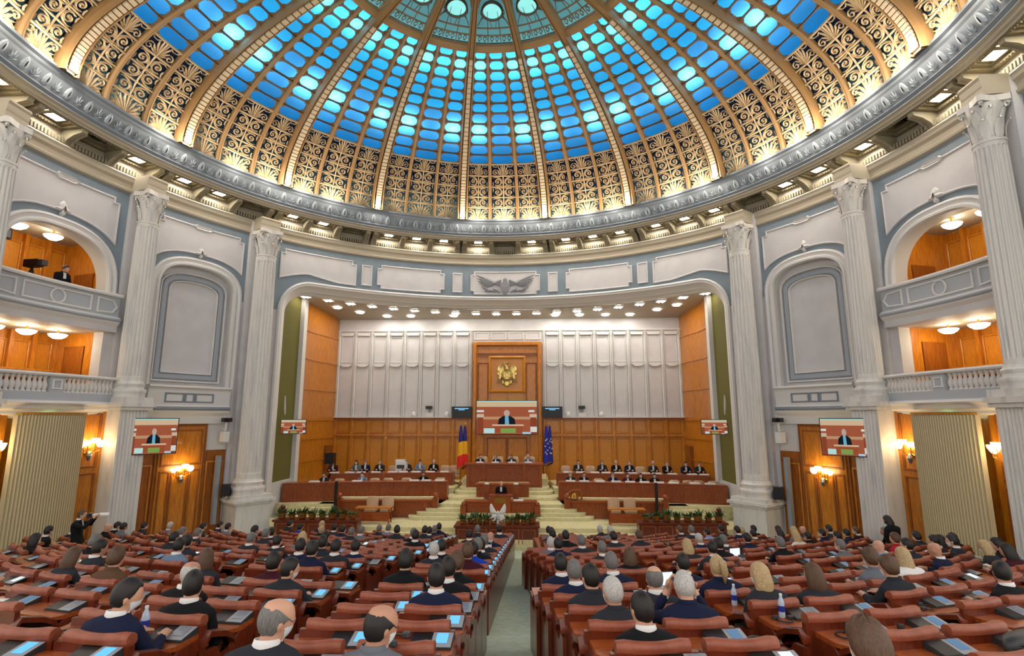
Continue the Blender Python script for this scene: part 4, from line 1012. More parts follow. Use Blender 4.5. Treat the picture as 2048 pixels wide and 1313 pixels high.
# ================================================================ FLOOR AND STAGE FURNITURE
def fz_(y): return max(FLOORZ, -1.95 - .16 * y)
fl = MB(); fl.grid([[(x, y, fz_(y)) for x in (-17, -8, 0, 8, 17)] for y in (-1.5, 5, 11, 17, 22.19, 24.6)])
FLOOR = struct('floor', fl, 'carpet')
ST = thing('trim_3', kind='structure')
P1 = -4.82
obj('stage_platform', MB().box(-12.0, 12.0, 24.2, 30, -5.6, P1), 'stage_carpet', ST)
for k in range(3): obj('front_step', MB().box(-6.0, 6.0, 23.2 + .33 * k, 24.3, -5.6, FLOORZ + .17 * (k + 1)), 'stage_carpet', ST)
# rounded central stairs
LV = [(25.8, 4.45), (26.05, 4.1), (26.3, 3.75), (26.75, 3.3), (27.85, 2.9), (28.8, 2.65), (29.2, 2.45)]
for k, (y, hw) in enumerate(LV):
    z = P1 + .15 * (k + 1)
    poly = []
    for t in frange(0, math.pi / 2, 6): poly.append((hw - .5 + .5 * math.sin(t), y + .5 - .5 * math.cos(t)))
    poly = [(-x, q) for x, q in poly[::-1]] + poly
    poly += [(hw, 33), (-hw, 33)]
    obj('stair_step', MB().prism(poly, P1 - .02, z), 'stage_carpet', ST)
for sg in (-1, 1):
    # raised side floors
    obj('side_platform', MB().prism([(sg * 3.0, 26.9), (sg * 8.0, 26.6), (sg * 11.2, 26.5), (sg * 11.2, 33), (sg * 2.4, 33)], P1, -4.22), 'stage_carpet', ST)
    obj('upper_platform', MB().prism([(sg * 2.7, 29.2), (sg * 9.6, 28.7), (sg * 11.0, 28.7), (sg * 11.0, 33), (sg * 2.4, 33)], P1, -3.77), 'stage_carpet', ST)
    for k in range(4): obj('side_step', MB().box(*sorted((sg * 7.95, sg * (9.9 - .3 * k))), 25.7 + .28 * k, 27.2, P1, P1 + .15 * (k + 1)), 'stage_carpet', ST)
    obj('carpet_wall', MB().grid([[(sg * (9.4 + 1.7 * t), 26.55 - .35 * math.sin(t * 3), z) for t in frange(0, 1, 6)] for z in (P1, -4.2)]), 'stage_carpet', ST)
    for k in range(6): obj('corner_step', MB().box(*sorted((sg * 11.25, sg * 13.2)), 25.0 + .3 * k, 27.2, -5.5, -5.0 + .17 * (k + 1)), 'stage_carpet', ST)
# planters with leafy plants
leafm = []
random.seed(5)
for v in range(4):
    mb = MB()
    for i in range(34):
        a = random.uniform(0, 6.28); e = random.uniform(.3, 1.3); L = random.uniform(.16, .34); w_ = random.uniform(.03, .06); bx_, by_ = random.uniform(-.06, .06), random.uniform(-.05, .05)
        c, s = math.cos(a), math.sin(a); P = []
        for t, k in ((0, .2), (.5, 1), (1, 0.05)):
            r = L * t * math.cos(e) + .02; z = L * t * math.sin(e) - .12 * t * t * math.cos(e); P.append([(bx_ + c * r - s * w_ * k, by_ + s * r + c * w_ * k, z), (bx_ + c * r, by_ + s * r, z + .01), (bx_ + c * r + s * w_ * k, by_ + s * r - c * w_ * k, z)])
        mb.grid(P)
    leafm.append(mb.mesh('foliage', 'leaf'))
potm = MB().lathe([(.07, 0), (.1, .02), (.12, .16), (.13, .18), (.1, .17)], 10).mesh('pot', 'wood_dark')
def plant(x, y, z, label, k, s=1.):
    t = thing('potted_plant', label, 'plant', (x, y, z), random.uniform(0, 6), 'potted plants along the stage front')
    s *= 1.3; t.scale = (s, s, s)
    obj('pot', potm, parent=t); obj('foliage', leafm[k % 4], parent=t, loc=(0, 0, .12))
def planter(x0, x1, y, label, z0, z1, d=.7):
    t = thing('planter_box', label, 'planter', ((x0 + x1) / 2, y, z0)); w_ = (x1 - x0) / 2; h = z1 - z0
    obj('box', MB().box(-w_, w_, 0, d, 0, h - .08), 'desk_red', t)
    obj('rim', MB().box(-w_ - .06, w_ + .06, -.08, d + .05, h - .08, h), 'desk_red', t)
    n = max(3, int((x1 - x0) / .62))
    for i in range(n):
        a = -w_ + .12 + i * (2 * w_ - .12) / n; obj('panel', moulding(MB(), rect(a, a + 2 * w_ / n - .18, .08, h - .16), ring_prof(.04, .025), flatmap(0)), 'desk_wood', t)
    return t
planter(-1.78, 1.78, 23.55, 'wide dark-red planter box in front of the lectern', FLOORZ, -4.6, .95)
for i, x in enumerate(frange(-1.5, 1.5, 9)):
    if i == 5: continue
    plant(x, 23.95 + .15 * (i % 2), -4.6, 'leafy plant on the centre planter, %s from the left' % ordinal(i if i < 5 else i - 1), i, .95 if i not in (2, 9) else 1.25)
for sg in (-1, 1):
    planter(*sorted((sg * 6.05, sg * 9.7)), 23.55, 'long planter box at the %s front of the stage' % SIDE[sg], FLOORZ, -4.42, .6)
    tag(obj('newel_post', MB().lathe([(.1, -.2), (.1, .14), (.06, .18), (.11, .28), (.10, .34), (.0, .4)], 10), 'desk_red', None, (sg * 9.5, 23.85, -4.22), smooth=True, ang=40), 'turned newel post at the outer end of the %s planter' % SIDE[sg], 'post')
    for i in range(8):
        plant(sg * (6.35 + i * .45 if sg < 0 else 6.4 + i * .44), 23.85, -4.42, 'leafy plant on the %s planter, %s from the stage centre' % (SIDE[sg], ordinal(i)), i + 1, .9 + .15 * ((i * 7) % 3))
# white butterfly sculpture
t = thing('butterfly_sculpture', 'white flower butterfly standing on the centre planter', 'sculpture', (.02, 23.9, -4.6))
for sg in (-1, 1):
    for nm, pts in (('upper_wing', [(.02, .45), (.10, .55), (.26, .82), (.33, .84), (.36, .7), (.34, .5), (.24, .42)]), ('lower_wing', [(.02, .42), (.22, .42), (.3, .3), (.26, .12), (.16, .08), (.06, .2)])):
        mb = MB(); n = 9; 
        P = [(x * sg, z) for x, z in pts]; cx = sum(p[0] for p in P) / len(P); c_z = sum(p[1] for p in P) / len(P)
        mb.grid([[(x, .05, z) for x, z in P], [(x, -.05, z) for x, z in P], [(cx + (x - cx) * .6, -.1, c_z + (z - c_z) * .6) for x, z in P]], cu=True); mb.f.append(tuple(range(len(mb.v) - len(P), len(mb.v)))); mb.m.append(0)
        obj(nm, mb, 'white', t)
obj('body', MB().lathe([(.0, 0), (.05, .02), (.05, .5), (.03, .55), (0, .57)], 8), 'white', t)
# ---- lectern group
t = thing('lectern', 'tall timber lectern with nameplate at the stage centre', 'lectern', (0, 26.1, P1))
obj('front', MB().box(-.5, .5, 0, .5, 0, 1.06), 'desk_wood', t); obj('top', MB().box(-.56, .56, -.06, .5, 1.06, 1.12), 'stage_wood', t)
obj('nameplate', MB().box(-.28, .28, -.02, 0, .74, 1.0), 'brass', t)
for e in (-1, 1):
    w_ = obj('wing', MB().box(*sorted((e * .5, e * 1.7)), .05, .6, 0, .78), 'stage_wood', t)
    obj('wing_top', MB().box(*sorted((e * .48, e * 1.76)), 0, .66, .78, .83), 'desk_wood', w_)
    for a in (.58, 1.12): obj('wing_panel', moulding(MB(), rect(*sorted((e * a, e * (a + .46))), .1, .68), ring_prof(.05, .03), flatmap(.05)), 'desk_wood', w_)
    obj('newel', MB().box(*sorted((e * 1.62, e * 1.9)), -.12, .12, 0, .64).lathe([(.09, .64), (.12, .7), (.08, .8), (0, .84)], 10, e * 1.76, 0), 'stage_wood', t)
    q = thing('desk_lamp', 'white-topped lamp post %s of the speaker' % SIDE[e], 'lamp', (e * .72, 26.9, P1)); obj('post', MB().box(-.14, .14, -.12, .12, 0, 1.5), 'stage_wood', q); obj('shade', MB().lathe([(.05, 1.5), (.13, 1.53), (.11, 1.58), (0, 1.6)], 12), 'white', q)
tag(obj('water_glass', MB().lathe([(.03, 0), (.035, .12)], 8), 'chrome', None, (-.75, 26.35, P1 + .83)), 'water glass on the left wing of the lectern', 'glass')
tag(obj('paper_stack', MB().box(-.24, .24, -.12, .12, 0, .04), 'paper', None, (.85, 26.4, P1 + .83)), 'white papers on the right wing of the lectern', 'papers')
t = thing('clerk_desk', 'long low timber desk directly behind the lectern', 'desk', (0, 28.0, -4.07))
obj('front', MB().box(-1.35, 1.35, 0, .5, -.1, .6), 'stage_wood', t); obj('top', MB().box(-1.42, 1.42, -.06, .55, .6, .66), 'desk_wood', t)
for i in range(4): obj('panel', moulding(MB(), rect(-1.25 + i * .64, -.7 + i * .64, .06, .5), ring_prof(.05, .03), flatmap(0)), 'desk_wood', t)
t = thing('presidium_desk', 'tall timber presidium desk with panelled front', 'desk', (0, 29.5, -3.92))
obj('front', MB().box(-2.05, 2.05, 0, .12, 0, 1.34), 'stage_wood', t); obj('body', MB().box(-2.05, 2.05, .12, .8, 0, 1.2), 'stage_wood', t); obj('top', MB().box(-2.15, 2.15, -.1, .85, 1.34, 1.41), 'desk_wood', t); obj('carpet_riser', MB().box(-1.35, 1.35, -.42, -.2, 0, .46), 'stage_carpet', t)
for x0, x1 in ((-1.9, -1.2), (-1.0, 1.0), (1.2, 1.9)): obj('panel', moulding(MB(), rect(x0, x1, .12, 1.2), ring_prof(.07, .05), flatmap(0)), 'desk_wood', t)
for x in (-1.1, 1.1, -1.98, 1.98): obj('pilaster', MB().box(x - .07, x + .07, -.08, 0, 0, 1.3), 'stage_wood', t)
# side desks in two tiers
def dy(base, x): return base - 1.1 * max(0, (abs(x) - 2.9) / 8.2) ** 1.6
def curved_desk(sg, x0, x1, base, z0, z1, label, np):
    xm = sg * (x0 + x1) / 2
    t = thing('stage_desk', label, 'desk', (0, 0, z0)); h = z1 - z0
    xs = [sg * x for x in frange(x0, x1, 24)]
    obj('front', MB().grid([[(x, dy(base, x) + o, z) for o, z in ((0, 0), (0, h), (.06, h), (.06, 0))] for x in xs], cu=True, cap=True), 'stage_wood', t)
    obj('top', MB().grid([[(x, dy(base, x) + o, z) for o, z in ((-.06, h), (-.06, h + .05), (.55, h + .05), (.55, h))] for x in xs], cu=True, cap=True), 'desk_wood', t)
    for x in (xs[0], xs[-1]): obj('end_panel', MB().box(x - .03, x + .03, dy(base, x), dy(base, x) + .55, 0, h), 'stage_wood', t)
    w_ = (x1 - x0) / np
    for i in range(np):
        a = x0 + i * w_
        P = [(a + .1, .1), (a + w_ - .1, .1), (a + w_ - .1, h - .1), (a + .1, h - .1)]
        obj('panel', moulding(MB(), [(sg * p, q) for p, q in P], ring_prof(.05, .03), lambda s, z, p: (s, dy(base, s) - p, z)), 'desk_wood', t)
    return t
for sg in (-1, 1):
    curved_desk(sg, 2.9, 11.0, 28.0, -4.22, -3.34, 'long curved lower timber desk on the %s half of the stage' % SIDE[sg], 12)
    curved_desk(sg, 2.9, 9.5 if sg < 0 else 10.9, 30.2, -3.77, -3.12, 'long curved upper timber desk on the %s half of the stage' % SIDE[sg], 10)
    # balustrade before the lower desks
    t = thing('balustrade', 'low curved timber balustrade with ball posts, %s half of the stage' % SIDE[sg], 'balustrade', (0, 0, P1))
    bx = [sg * x for x in frange(3.2, 7.85, 12)]
    by = lambda x: 26.55 - .25 * (abs(x) - 3.2) / 4.65
    obj('panel_wall', MB().grid([[(x, by(x) + o, z) for o, z in ((0, 0), (0, .74), (.1, .74), (.1, 0))] for x in bx], cu=True, cap=True), 'stage_wood', t)
    obj('rail', MB().grid([[(x, by(x) + o, z) for o, z in ((-.08, .74), (-.08, .84), (.18, .84), (.18, .74))] for x in bx], cu=True, cap=True), 'desk_wood', t)
    obj('carpet_cap', MB().grid([[(x, by(x) + o, z) for o, z in ((.2, .80), (.2, .92), (.5, .92), (.5, .8))] for x in bx], cu=True, cap=True), 'stage_carpet', t)
    for x in (3.2, 7.85):
        p = obj('post', MB().box(sg * x - .13, sg * x + .13, by(x) - .1, by(x) + .18, 0, .9), 'stage_wood', t); obj('ball', MB().lathe([(.05, .9), (.07, .94), (.13, 1.02), (.13, 1.08), (.07, 1.15), (0, 1.17)], 12, sg * x, by(x)), 'desk_wood', p, smooth=True)
    # small table with two chairs
    t = thing('side_table', 'small timber table in front of the %s balustrade' % SIDE[sg], 'table', (sg * 5.78, 25.1, P1))
    obj('top', MB().box(-.82, .82, -.25, .3, .66, .71), 'wood', t); obj('apron', MB().box(-.74, .74, -.18, -.15, .1, .5), 'desk_wood', t)
    for x in (-.74, .74):
        for y in (-.18, .24): obj('leg', MB().box(x - .03, x + .03, y - .03, y + .03, 0, .66), 'desk_wood', t)
# chairs of the stage (tan leather)
def stage_chair_meshes():
    b = MB(); rows = []
    for z, hw in ((.42, .25), (.6, .28), (.85, .28), (.98, .25), (1.02, .18)): rows.append([(x, y + .05 * (x / .28) ** 2 * -1, z) for x, y in ((-hw, -.06), (0, -.04), (hw, -.06), (hw, .04), (0, .06), (-hw, .04))])
    b.grid(rows, cu=True, cap=True)
    s = MB().box(-.27, .27, -.5, -.02, .38, .48); f = MB().tube([(0, -.25, .38), (0, -.25, .08)], .04, 6)
    for i in range(5): a = 6.283 * i / 5; f.tube([(0, -.25, .08), (.28 * math.cos(a), -.25 + .28 * math.sin(a), .03)], .025, 5)
    a = MB()
    return b.mesh('backrest', 'leather_tan', True), s.mesh('seat', 'leather_tan'), f.mesh('base', 'black')
SCH = stage_chair_meshes()
STAGE_SEATS = []
def stage_chair(x, y, z, label, rz=0., s=1., par=None):
    t = thing('stage_chair', label, 'chair', (x, y, z), rz, 'tan leather chairs on the stage'); t.scale = (s, s, s)
    obj('backrest', SCH[0], parent=t); obj('seat', SCH[1], parent=t); obj('base', SCH[2], parent=t)
for sg in (-1, 1):
    for k in range(2): stage_chair(sg * 5.78 + (-.4 if k == 0 else .35), 26.25, P1, 'tan chair behind the small %s table, %s one' % (SIDE[sg], ('left', 'right')[k]))
# flags
def flag(x, y, label, kind, ph):
    t = thing('flag', label, 'flag', (x, y, -3.77), ph * .3, 'flags beside the presidium')
    obj('pole', MB().tube([(0, 0, 0), (0, 0, 3.3)], .022, 6).lathe([(.02, 3.3), (.05, 3.36), (0, 3.46)], 8), 'brass', t)
    obj('base', MB().lathe([(.2, 0), (.2, .04), (.05, .12), (.03, .2)], 14), 'brass', t)
    bands = [('flag_blue', 1.15, 3.25)] if kind == 'eu' else [('flag_navy', 2.35, 3.25), ('flag_yellow', 1.6, 2.35), ('flag_red', .95, 1.6)]
    for nm, z0, z1 in bands:
        rows = []
        for z in frange(z0, z1, 6):
            u = (3.25 - z) / 2.3; w_ = .05 + .13 * u ** .7
            rows.append([(w_ * math.cos(a) * (1 + .25 * math.sin(5 * a + ph)), -.03 + w_ * .55 * math.sin(a) * (1 + .25 * math.cos(4 * a + ph)), z + .10 * math.cos(a + ph) * u) for a in frange(0, 2 * math.pi, 28)[:-1]])
        obj('cloth', MB().grid(rows, cu=True), nm, t, smooth=True)
    if kind == 'eu':
        for i in range(7):
            a = 2 * math.pi * i / 7 + ph; z = 2.1 + .42 * math.sin(a); xx = .08 * math.cos(a)
            pts = [((.055 if k % 2 == 0 else .023) * math.sin(k * math.pi / 5), (.055 if k % 2 == 0 else .023) * math.cos(k * math.pi / 5)) for k in range(10)]
            obj('star', MB().prism([(xx + p, z + q) for p, q in pts], -.155, -.14, 'y'), 'flag_star', t)
    if True: obj('fringe', MB().grid([[(.18 * math.cos(a) * (1 + .25 * math.sin(5 * a + ph)), -.03 + .10 * math.sin(a), z + .10 * math.cos(a + ph)) for a in frange(0, 2 * math.pi, 20)[:-1]] for z in ((1.1, 1.16) if kind == 'eu' else (.9, .96))], cu=True), 'brass', t)
mat('flag_blue', (32, 42, 150), .7); mat('flag_navy', (36, 36, 120), .7); mat('flag_yellow', (240, 180, 20), .7); mat('flag_red', (226, 34, 22), .7); mat('flag_star', (236, 226, 190), .6)
for i in range(2):
    flag(-2.55 + .2 * i, 30.7 + .15 * i, 'hanging blue, yellow and red flag left of the presidium, %s one' % ('outer', 'inner')[i], 'ro', i * 1.3)
    flag(2.33 + .2 * i, 30.7 + .15 * i, 'hanging dark-blue flag with stars right of the presidium, %s one' % ('inner', 'outer')[i], 'eu', i * 1.1 + .4)
# loudspeaker stands and office things on the stage
for sg, x, y in ((-1, -7.9, 25.9), (1, 7.35, 25.9)):
    t = thing('speaker_stand', 'black floor stand with slim speaker %s of the small %s table' % (('left' if sg < 0 else 'right'), SIDE[sg]), 'speaker', (x, y, P1)); obj('slim_column', MB().box(-.06, .06, -.06, .06, .4, 1.75), 'black', t); obj('foot', MB().box(-.22, .22, -.18, .18, 0, .4), 'black', t)
t = thing('loudspeaker', 'black loudspeaker on a stand at the left end of the stage', 'speaker', (-9.9, 30.2, -3.77)); obj('cabinet', MB().box(-.25, .25, -.2, .2, 1.15, 1.75), 'black', t); obj('stand', MB().tube([(0, 0, 0), (0, 0, 1.15)], .04, 6), 'dark_grey', t)
t = thing('printer', 'white office printer behind the left upper desk', 'printer', (-6.0, 31.0, -3.77)); obj('body', MB().box(-.3, .3, -.25, .25, 0, 1.25), 'white', t); obj('paper_slot', MB().box(-.22, .22, -.27, -.25, .85, 1.05), 'dark_grey', t); obj('top_tray', MB().box(-.34, .2, -.2, .25, 1.25, 1.32), 'white', t)
t = thing('grand_bell', 'dark brass bell on the right balustrade beside the stairs', 'bell', (3.55, 26.6, P1 + .84)); obj('bell', MB().lathe([(.22, .08), (.2, .12), (.14, .26), (.06, .34), (0, .36)], 14), 'brass', t, smooth=True); obj('frame', MB().tube([(-.34, 0, 0), (-.32, 0, .26), (-.12, 0, .44), (.3, 0, .46), (.36, 0, .3), (.36, 0, 0)], .05, 6), 'wood_dark', t)
# ================================================================ SEATING
PITCH = .70
def pad_mesh():
    mb = MB(); rows = []
    for x in frange(-.29, .29, 8):
        u = x / .29; e = 1 - .25 * abs(u) ** 6; top = .998 + .024 * u * u - (.02 if abs(u) > .98 else 0); yb = -.27 + .03 * u * u
        rows.append([(x, yb + .0, .925), (x, yb - .006, .955), (x, yb + .006, top - .016), (x, yb + .035, top), (x, yb + .075, top - .008), (x, yb + .1, top - .03), (x, yb + .105, .93), (x, yb + .09, .91)])
    mb.grid(rows, cu=True, cap=True); return mb
def arm_mb(e): 
    mb = MB(); rows = []
    for y, z, w_ in ((-.27, .80, .045), (-.22, .87, .05), (0, .80, .045), (.14, .72, .04), (.17, .66, .03)): rows.append([(e * .345 - w_, y, z - .05), (e * .345 - w_, y, z), (e * .345, y, z + .015), (e * .345 + w_, y, z), (e * .345 + w_, y, z - .05)])
    mb.grid(rows, cu=True, cap=True); return mb
def back_mb(): return MB().box(-.34, .34, -.26, -.21, .0, .93)
def seat_mb(): return MB().box(-.28, .28, -.2, .22, .36, .47)
def desk_top_mb(): return MB().prism([(-.70, .22), (-.64, .14), (.64, .14), (.70, .22), (.70, .54), (-.70, .54)], .70, .74)
def desk_front_mb(): return MB().box(-.69, .69, .49, .53, -.14, .70)
def desk_end_mb(e): return MB().prism([(-.28, -.06), (.54, -.14), (.54, .70), (.24, .70), (.12, .60), (-.02, .60), (-.10, .70), (-.28, .72)], e * .70 - .02, e * .70 + .02, 'x')
def con_base(): return MB().prism([(-.12, .74), (.10, .74), (.10, .80), (-.12, .755)], -.18, .18, 'x')
def con_parts():
    def slope(y): return .757 + (y + .12) / .22 * .045
    def quad(x0, x1, y0, y1, d=.002): return [(x0, y0, slope(y0) + d), (x1, y0, slope(y0) + d), (x1, y1, slope(y1) + d), (x0, y1, slope(y1) + d)]
    return quad
quad = con_parts()
M_pad = pad_mesh().mesh('backrest_pad', 'leather', True, 50); M_back = back_mb().mesh('back_panel', 'desk_red'); M_seat = seat_mb().mesh('seat_cushion', 'leather')
M_arm = {e: arm_mb(e).mesh('armrest', 'desk_red', True, 50) for e in (-1, 1)}
M_dt = desk_top_mb().mesh('desk_top', 'desk_wood'); M_df = desk_front_mb().mesh('front_panel', 'desk_red'); M_de = {e: desk_end_mb(e).mesh('end_panel', 'desk_red') for e in (-1, 1)}
M_ds = MB().box(-.66, .66, .28, .49, .52, .545).mesh('shelf', 'desk_red')
emat('screen_blue', (110, 190, 245), .95); emat('screen_white', (226, 236, 244), .9); emat('screen_dim', (116, 150, 186), .6); mat('screen_off', (128, 136, 146), .3)
M_cb = con_base().mesh('base', 'dark_grey'); M_cg = MB().add(quad(-.175, -.0, -.112, .094), [(0, 1, 2, 3)]).mesh('speaker_grille', 'black'); M_ck = MB().add(quad(.0, .175, -.112, .094), [(0, 1, 2, 3)]).mesh('keypad', 'grey')
SCRN = {k: MB().add(quad(.035, .135, -.06, .075, .005), [(0, 1, 2, 3)]).mesh('screen', k) for k in ('screen_blue', 'screen_white', 'screen_dim', 'screen_off')}
# far versions: one mesh each
def joined(parts, mats):
    mb = MB()
    for i, p in parts: mb.c = i; mb.add(p.v, p.f)
    return mb, mats
fb, fm = joined([(0, pad_mesh()), (1, back_mb()), (1, arm_mb(-1)), (1, arm_mb(1)), (0, seat_mb())], ['leather', 'desk_red']); M_chair_far = fb.mesh('chair', fm)
fd, fm = joined([(0, desk_top_mb()), (1, desk_front_mb()), (1, desk_end_mb(-1)), (1, desk_end_mb(1))], ['desk_wood', 'desk_red']); M_desk_far = fd.mesh('double_desk', fm)
M_con_far = {}
for k in SCRN:
    p = MB(); p.c = 0; p.add(con_base().v, con_base().f); p.c = 1; p.add(quad(0, .175, -.112, .094), [(0, 1, 2, 3)]); p.c = 2; p.add(quad(.035, .135, -.06, .075, .005), [(0, 1, 2, 3)])
    M_con_far[k] = p.mesh('console', ['black', 'grey', k])
UNITS = []      # (x, y, facing az, zone, row, block)
def hall_ok(x, y): return math.hypot(x, y - YC) < 13.2 and y > 2.2
for k in range(-3, 6):
    r = 15.3 - .76 * k
    for b in range(-6, 7):
        az = b * 9.75
        x, y = .2 + r * math.sin(az * D2R), 19 - r * math.cos(az * D2R)
        if b == 0: x = .16
        if b == 1: x += .12
        UNITS.append((x, y, az, 'back', 5 - k, b))
for k in range(0, 16):
    r = 15.85 - .78 * k
    for b in range(-6, 7):
        az = b * 10.4 - (.6 if b > 0 else -.6 if b < 0 else 0)
        if r < 10.8: az = (0 if b == 0 else (1 if b > 0 else -1) * (2.35 + (abs(b) - 1) * 2.15) / r / D2R)
        if abs(az) > 62: continue
        x, y = .12 + r * math.sin(az * D2R), 25 - r * math.cos(az * D2R)
        if y > 21.3 - .02 * abs(x): continue
        UNITS.append((x, y, az, 'front', k, b))
UNITS = [u for u in UNITS if hall_ok(u[0], u[1]) and seen((u[0], u[1], fz_(u[1]) + .9), 170)]
def ablock(b): return 'central block' if b == 0 else '%s block %s of centre' % (ordinal(abs(b) - 1), 'right' if b > 0 else 'left')
def arow(z, k): return '%s row %s cross aisle' % (ordinal(max(0, k)), 'behind' if z == 'back' else 'before')
SEATS = []
for u in UNITS:
    rz = u[2] * D2R * .6                  # turned towards the stage
    for e in (-1, 1):
        x = u[0] + e * .35 * math.cos(rz); y = u[1] + e * .35 * math.sin(rz)
        SEATS.append(dict(x=x, y=y, z=fz_(u[1]), rz=rz, e=e, u=u, d=math.hypot(x - 1.5, y)))
UNITS.sort(key=lambda u: math.hypot(u[0] - 1.5, u[1])); SEATS.sort(key=lambda q: q['d'])
NEARD = 9.3
random.seed(21)
stuff = {'chair': MB(), 'desk': MB(), 'console': MB()}
def put(mb, src, x, y, z, rz, dx=0):
    c, s = math.cos(rz), math.sin(rz); n = len(mb.v)
    for v in src.v: X = v[0] + dx; mb.v.append((x + X * c - v[1] * s, y + X * s + v[1] * c, z + v[2]))
    for f, m in zip(src.f, src.m): mb.f.append(tuple(i + n for i in f)); mb.m.append(m)
for i, q in enumerate(SEATS):
    u = q['u']; where = '%s seat, %s, %s' % ('left' if q['e'] < 0 else 'right', ablock(u[5]), arow(u[3], u[4]))
    near = q['d'] < NEARD; loc = (q['x'], q['y'], q['z'])
    k = random.random(); scr = 'screen_blue' if (abs(u[5]) <= 1 and k < .8 and u[0] < 1.2) else ('screen_dim' if k < .45 else 'screen_white' if k < .55 else 'screen_off')
    if i < 300:
        lab = 'tan leather chair, ' + where
        if near:
            t = thing('chair', lab, 'chair', loc, q['rz'], 'fixed leather chairs of the hall')
            obj('backrest_pad', M_pad, parent=t); obj('back_panel', M_back, parent=t); obj('seat_cushion', M_seat, parent=t)
            for e in (-1, 1): obj('armrest', M_arm[e], parent=t)
        else: tag(obj('chair', M_chair_far, loc=loc, rz=q['rz']), lab, 'chair', 'fixed leather chairs of the hall')
        lab = 'desk console, ' + where; cl = (q['x'] + .16 * math.cos(q['rz']) - .41 * math.sin(q['rz']), q['y'] + .16 * math.sin(q['rz']) + .41 * math.cos(q['rz']), q['z'])
        if near:
            t = thing('console', lab, 'console', cl, q['rz'], 'voting consoles on the desks')
            obj('base', M_cb, parent=t); obj('speaker_grille', M_cg, parent=t); obj('keypad', M_ck, parent=t); obj('screen', SCRN[scr], parent=t)
        else: tag(obj('console', M_con_far[scr], loc=cl, rz=q['rz']), lab, 'console', 'voting consoles on the desks')
    else:
        put(stuff['chair'], fb, *loc, q['rz'])
        p = MB(); p.c = 0; p.add(con_base().v, con_base().f); p.c = 1; p.add(quad(0, .175, -.112, .094), [(0, 1, 2, 3)])
        put(stuff['console'], p, q['x'] + .16 * math.cos(q['rz']) - .41 * math.sin(q['rz']), q['y'] + .16 * math.sin(q['rz']) + .41 * math.cos(q['rz']), q['z'], q['rz'])
for i, u in enumerate(UNITS):
    loc = (u[0], u[1], fz_(u[1])); rz = u[2] * D2R * .6; lab = 'double timber desk, %s, %s' % (ablock(u[5]), arow(u[3], u[4])); d = math.hypot(u[0] - 1.5, u[1])
    if d < NEARD:
        t = thing('double_desk', lab, 'desk', loc, rz, 'double timber desks of the hall')
        obj('desk_top', M_dt, parent=t); obj('front_panel', M_df, parent=t); obj('shelf', M_ds, parent=t)
        for e in (-1, 1): obj('end_panel', M_de[e], parent=t)
    else: tag(obj('double_desk', M_desk_far, loc=loc, rz=rz), lab, 'desk', 'double timber desks of the hall')
if stuff['chair'].v:
    tag(obj('chair_mass', stuff['chair'], ['leather', 'desk_red']), 'farthest tan leather chairs in the rows nearest the stage', 'chairs', kind='stuff')
    tag(obj('console_mass', stuff['console'], ['black', 'grey']), 'farthest desk consoles in the rows nearest the stage', 'consoles', kind='stuff')
print('UNITS', len(UNITS), 'SEATS', len(SEATS))
# ================================================================ PEOPLE
mat('skin', (206, 156, 128), .5); mat('skin_b', (190, 138, 112), .5)
mat('mask_white', (226, 232, 238), .7); mat('mask_black', (24, 24, 28), .7)
CLOTH = {'black': (20, 20, 23), 'charcoal': (42, 44, 50), 'navy': (24, 30, 56), 'grey': (104, 108, 116), 'greyblue': (108, 126, 150), 'blue': (70, 92, 140), 'brightblue': (20, 60, 170), 'lightblue': (134, 160, 206), 'maroon': (62, 20, 30), 'red': (170, 24, 44), 'brown': (92, 66, 48), 'cream': (206, 200, 182), 'white': (226, 224, 222)}
HAIR = {'dark': (26, 20, 18), 'brown': (96, 66, 44), 'grey': (122, 118, 114), 'white': (208, 204, 198), 'blonde': (206, 176, 126), 'bald': (196, 150, 124)}
for k, c in CLOTH.items(): mat('cloth_' + k, c, .85, spec=.2)
for k, c in HAIR.items(): mat('hair_' + k, c, .55, col2=tuple(int(x * .72) for x in c), sc=(30, 30, 4), ns=6) if k != 'bald' else mat('hair_bald', c, .45)
def ell(mb, c, r, n=10):
    rows = []
    for i in range(1, n):
        t = math.pi * i / n; rows.append([(c[0] + r[0] * math.sin(t) * math.cos(a), c[1] + r[1] * math.sin(t) * math.sin(a), c[2] + r[2] * math.cos(t)) for a in frange(0, 2 * math.pi, 12)[:-1]])
    mb.grid(rows, cu=True, cap=True)
NECK = Vector((0, -.03, 1.06))
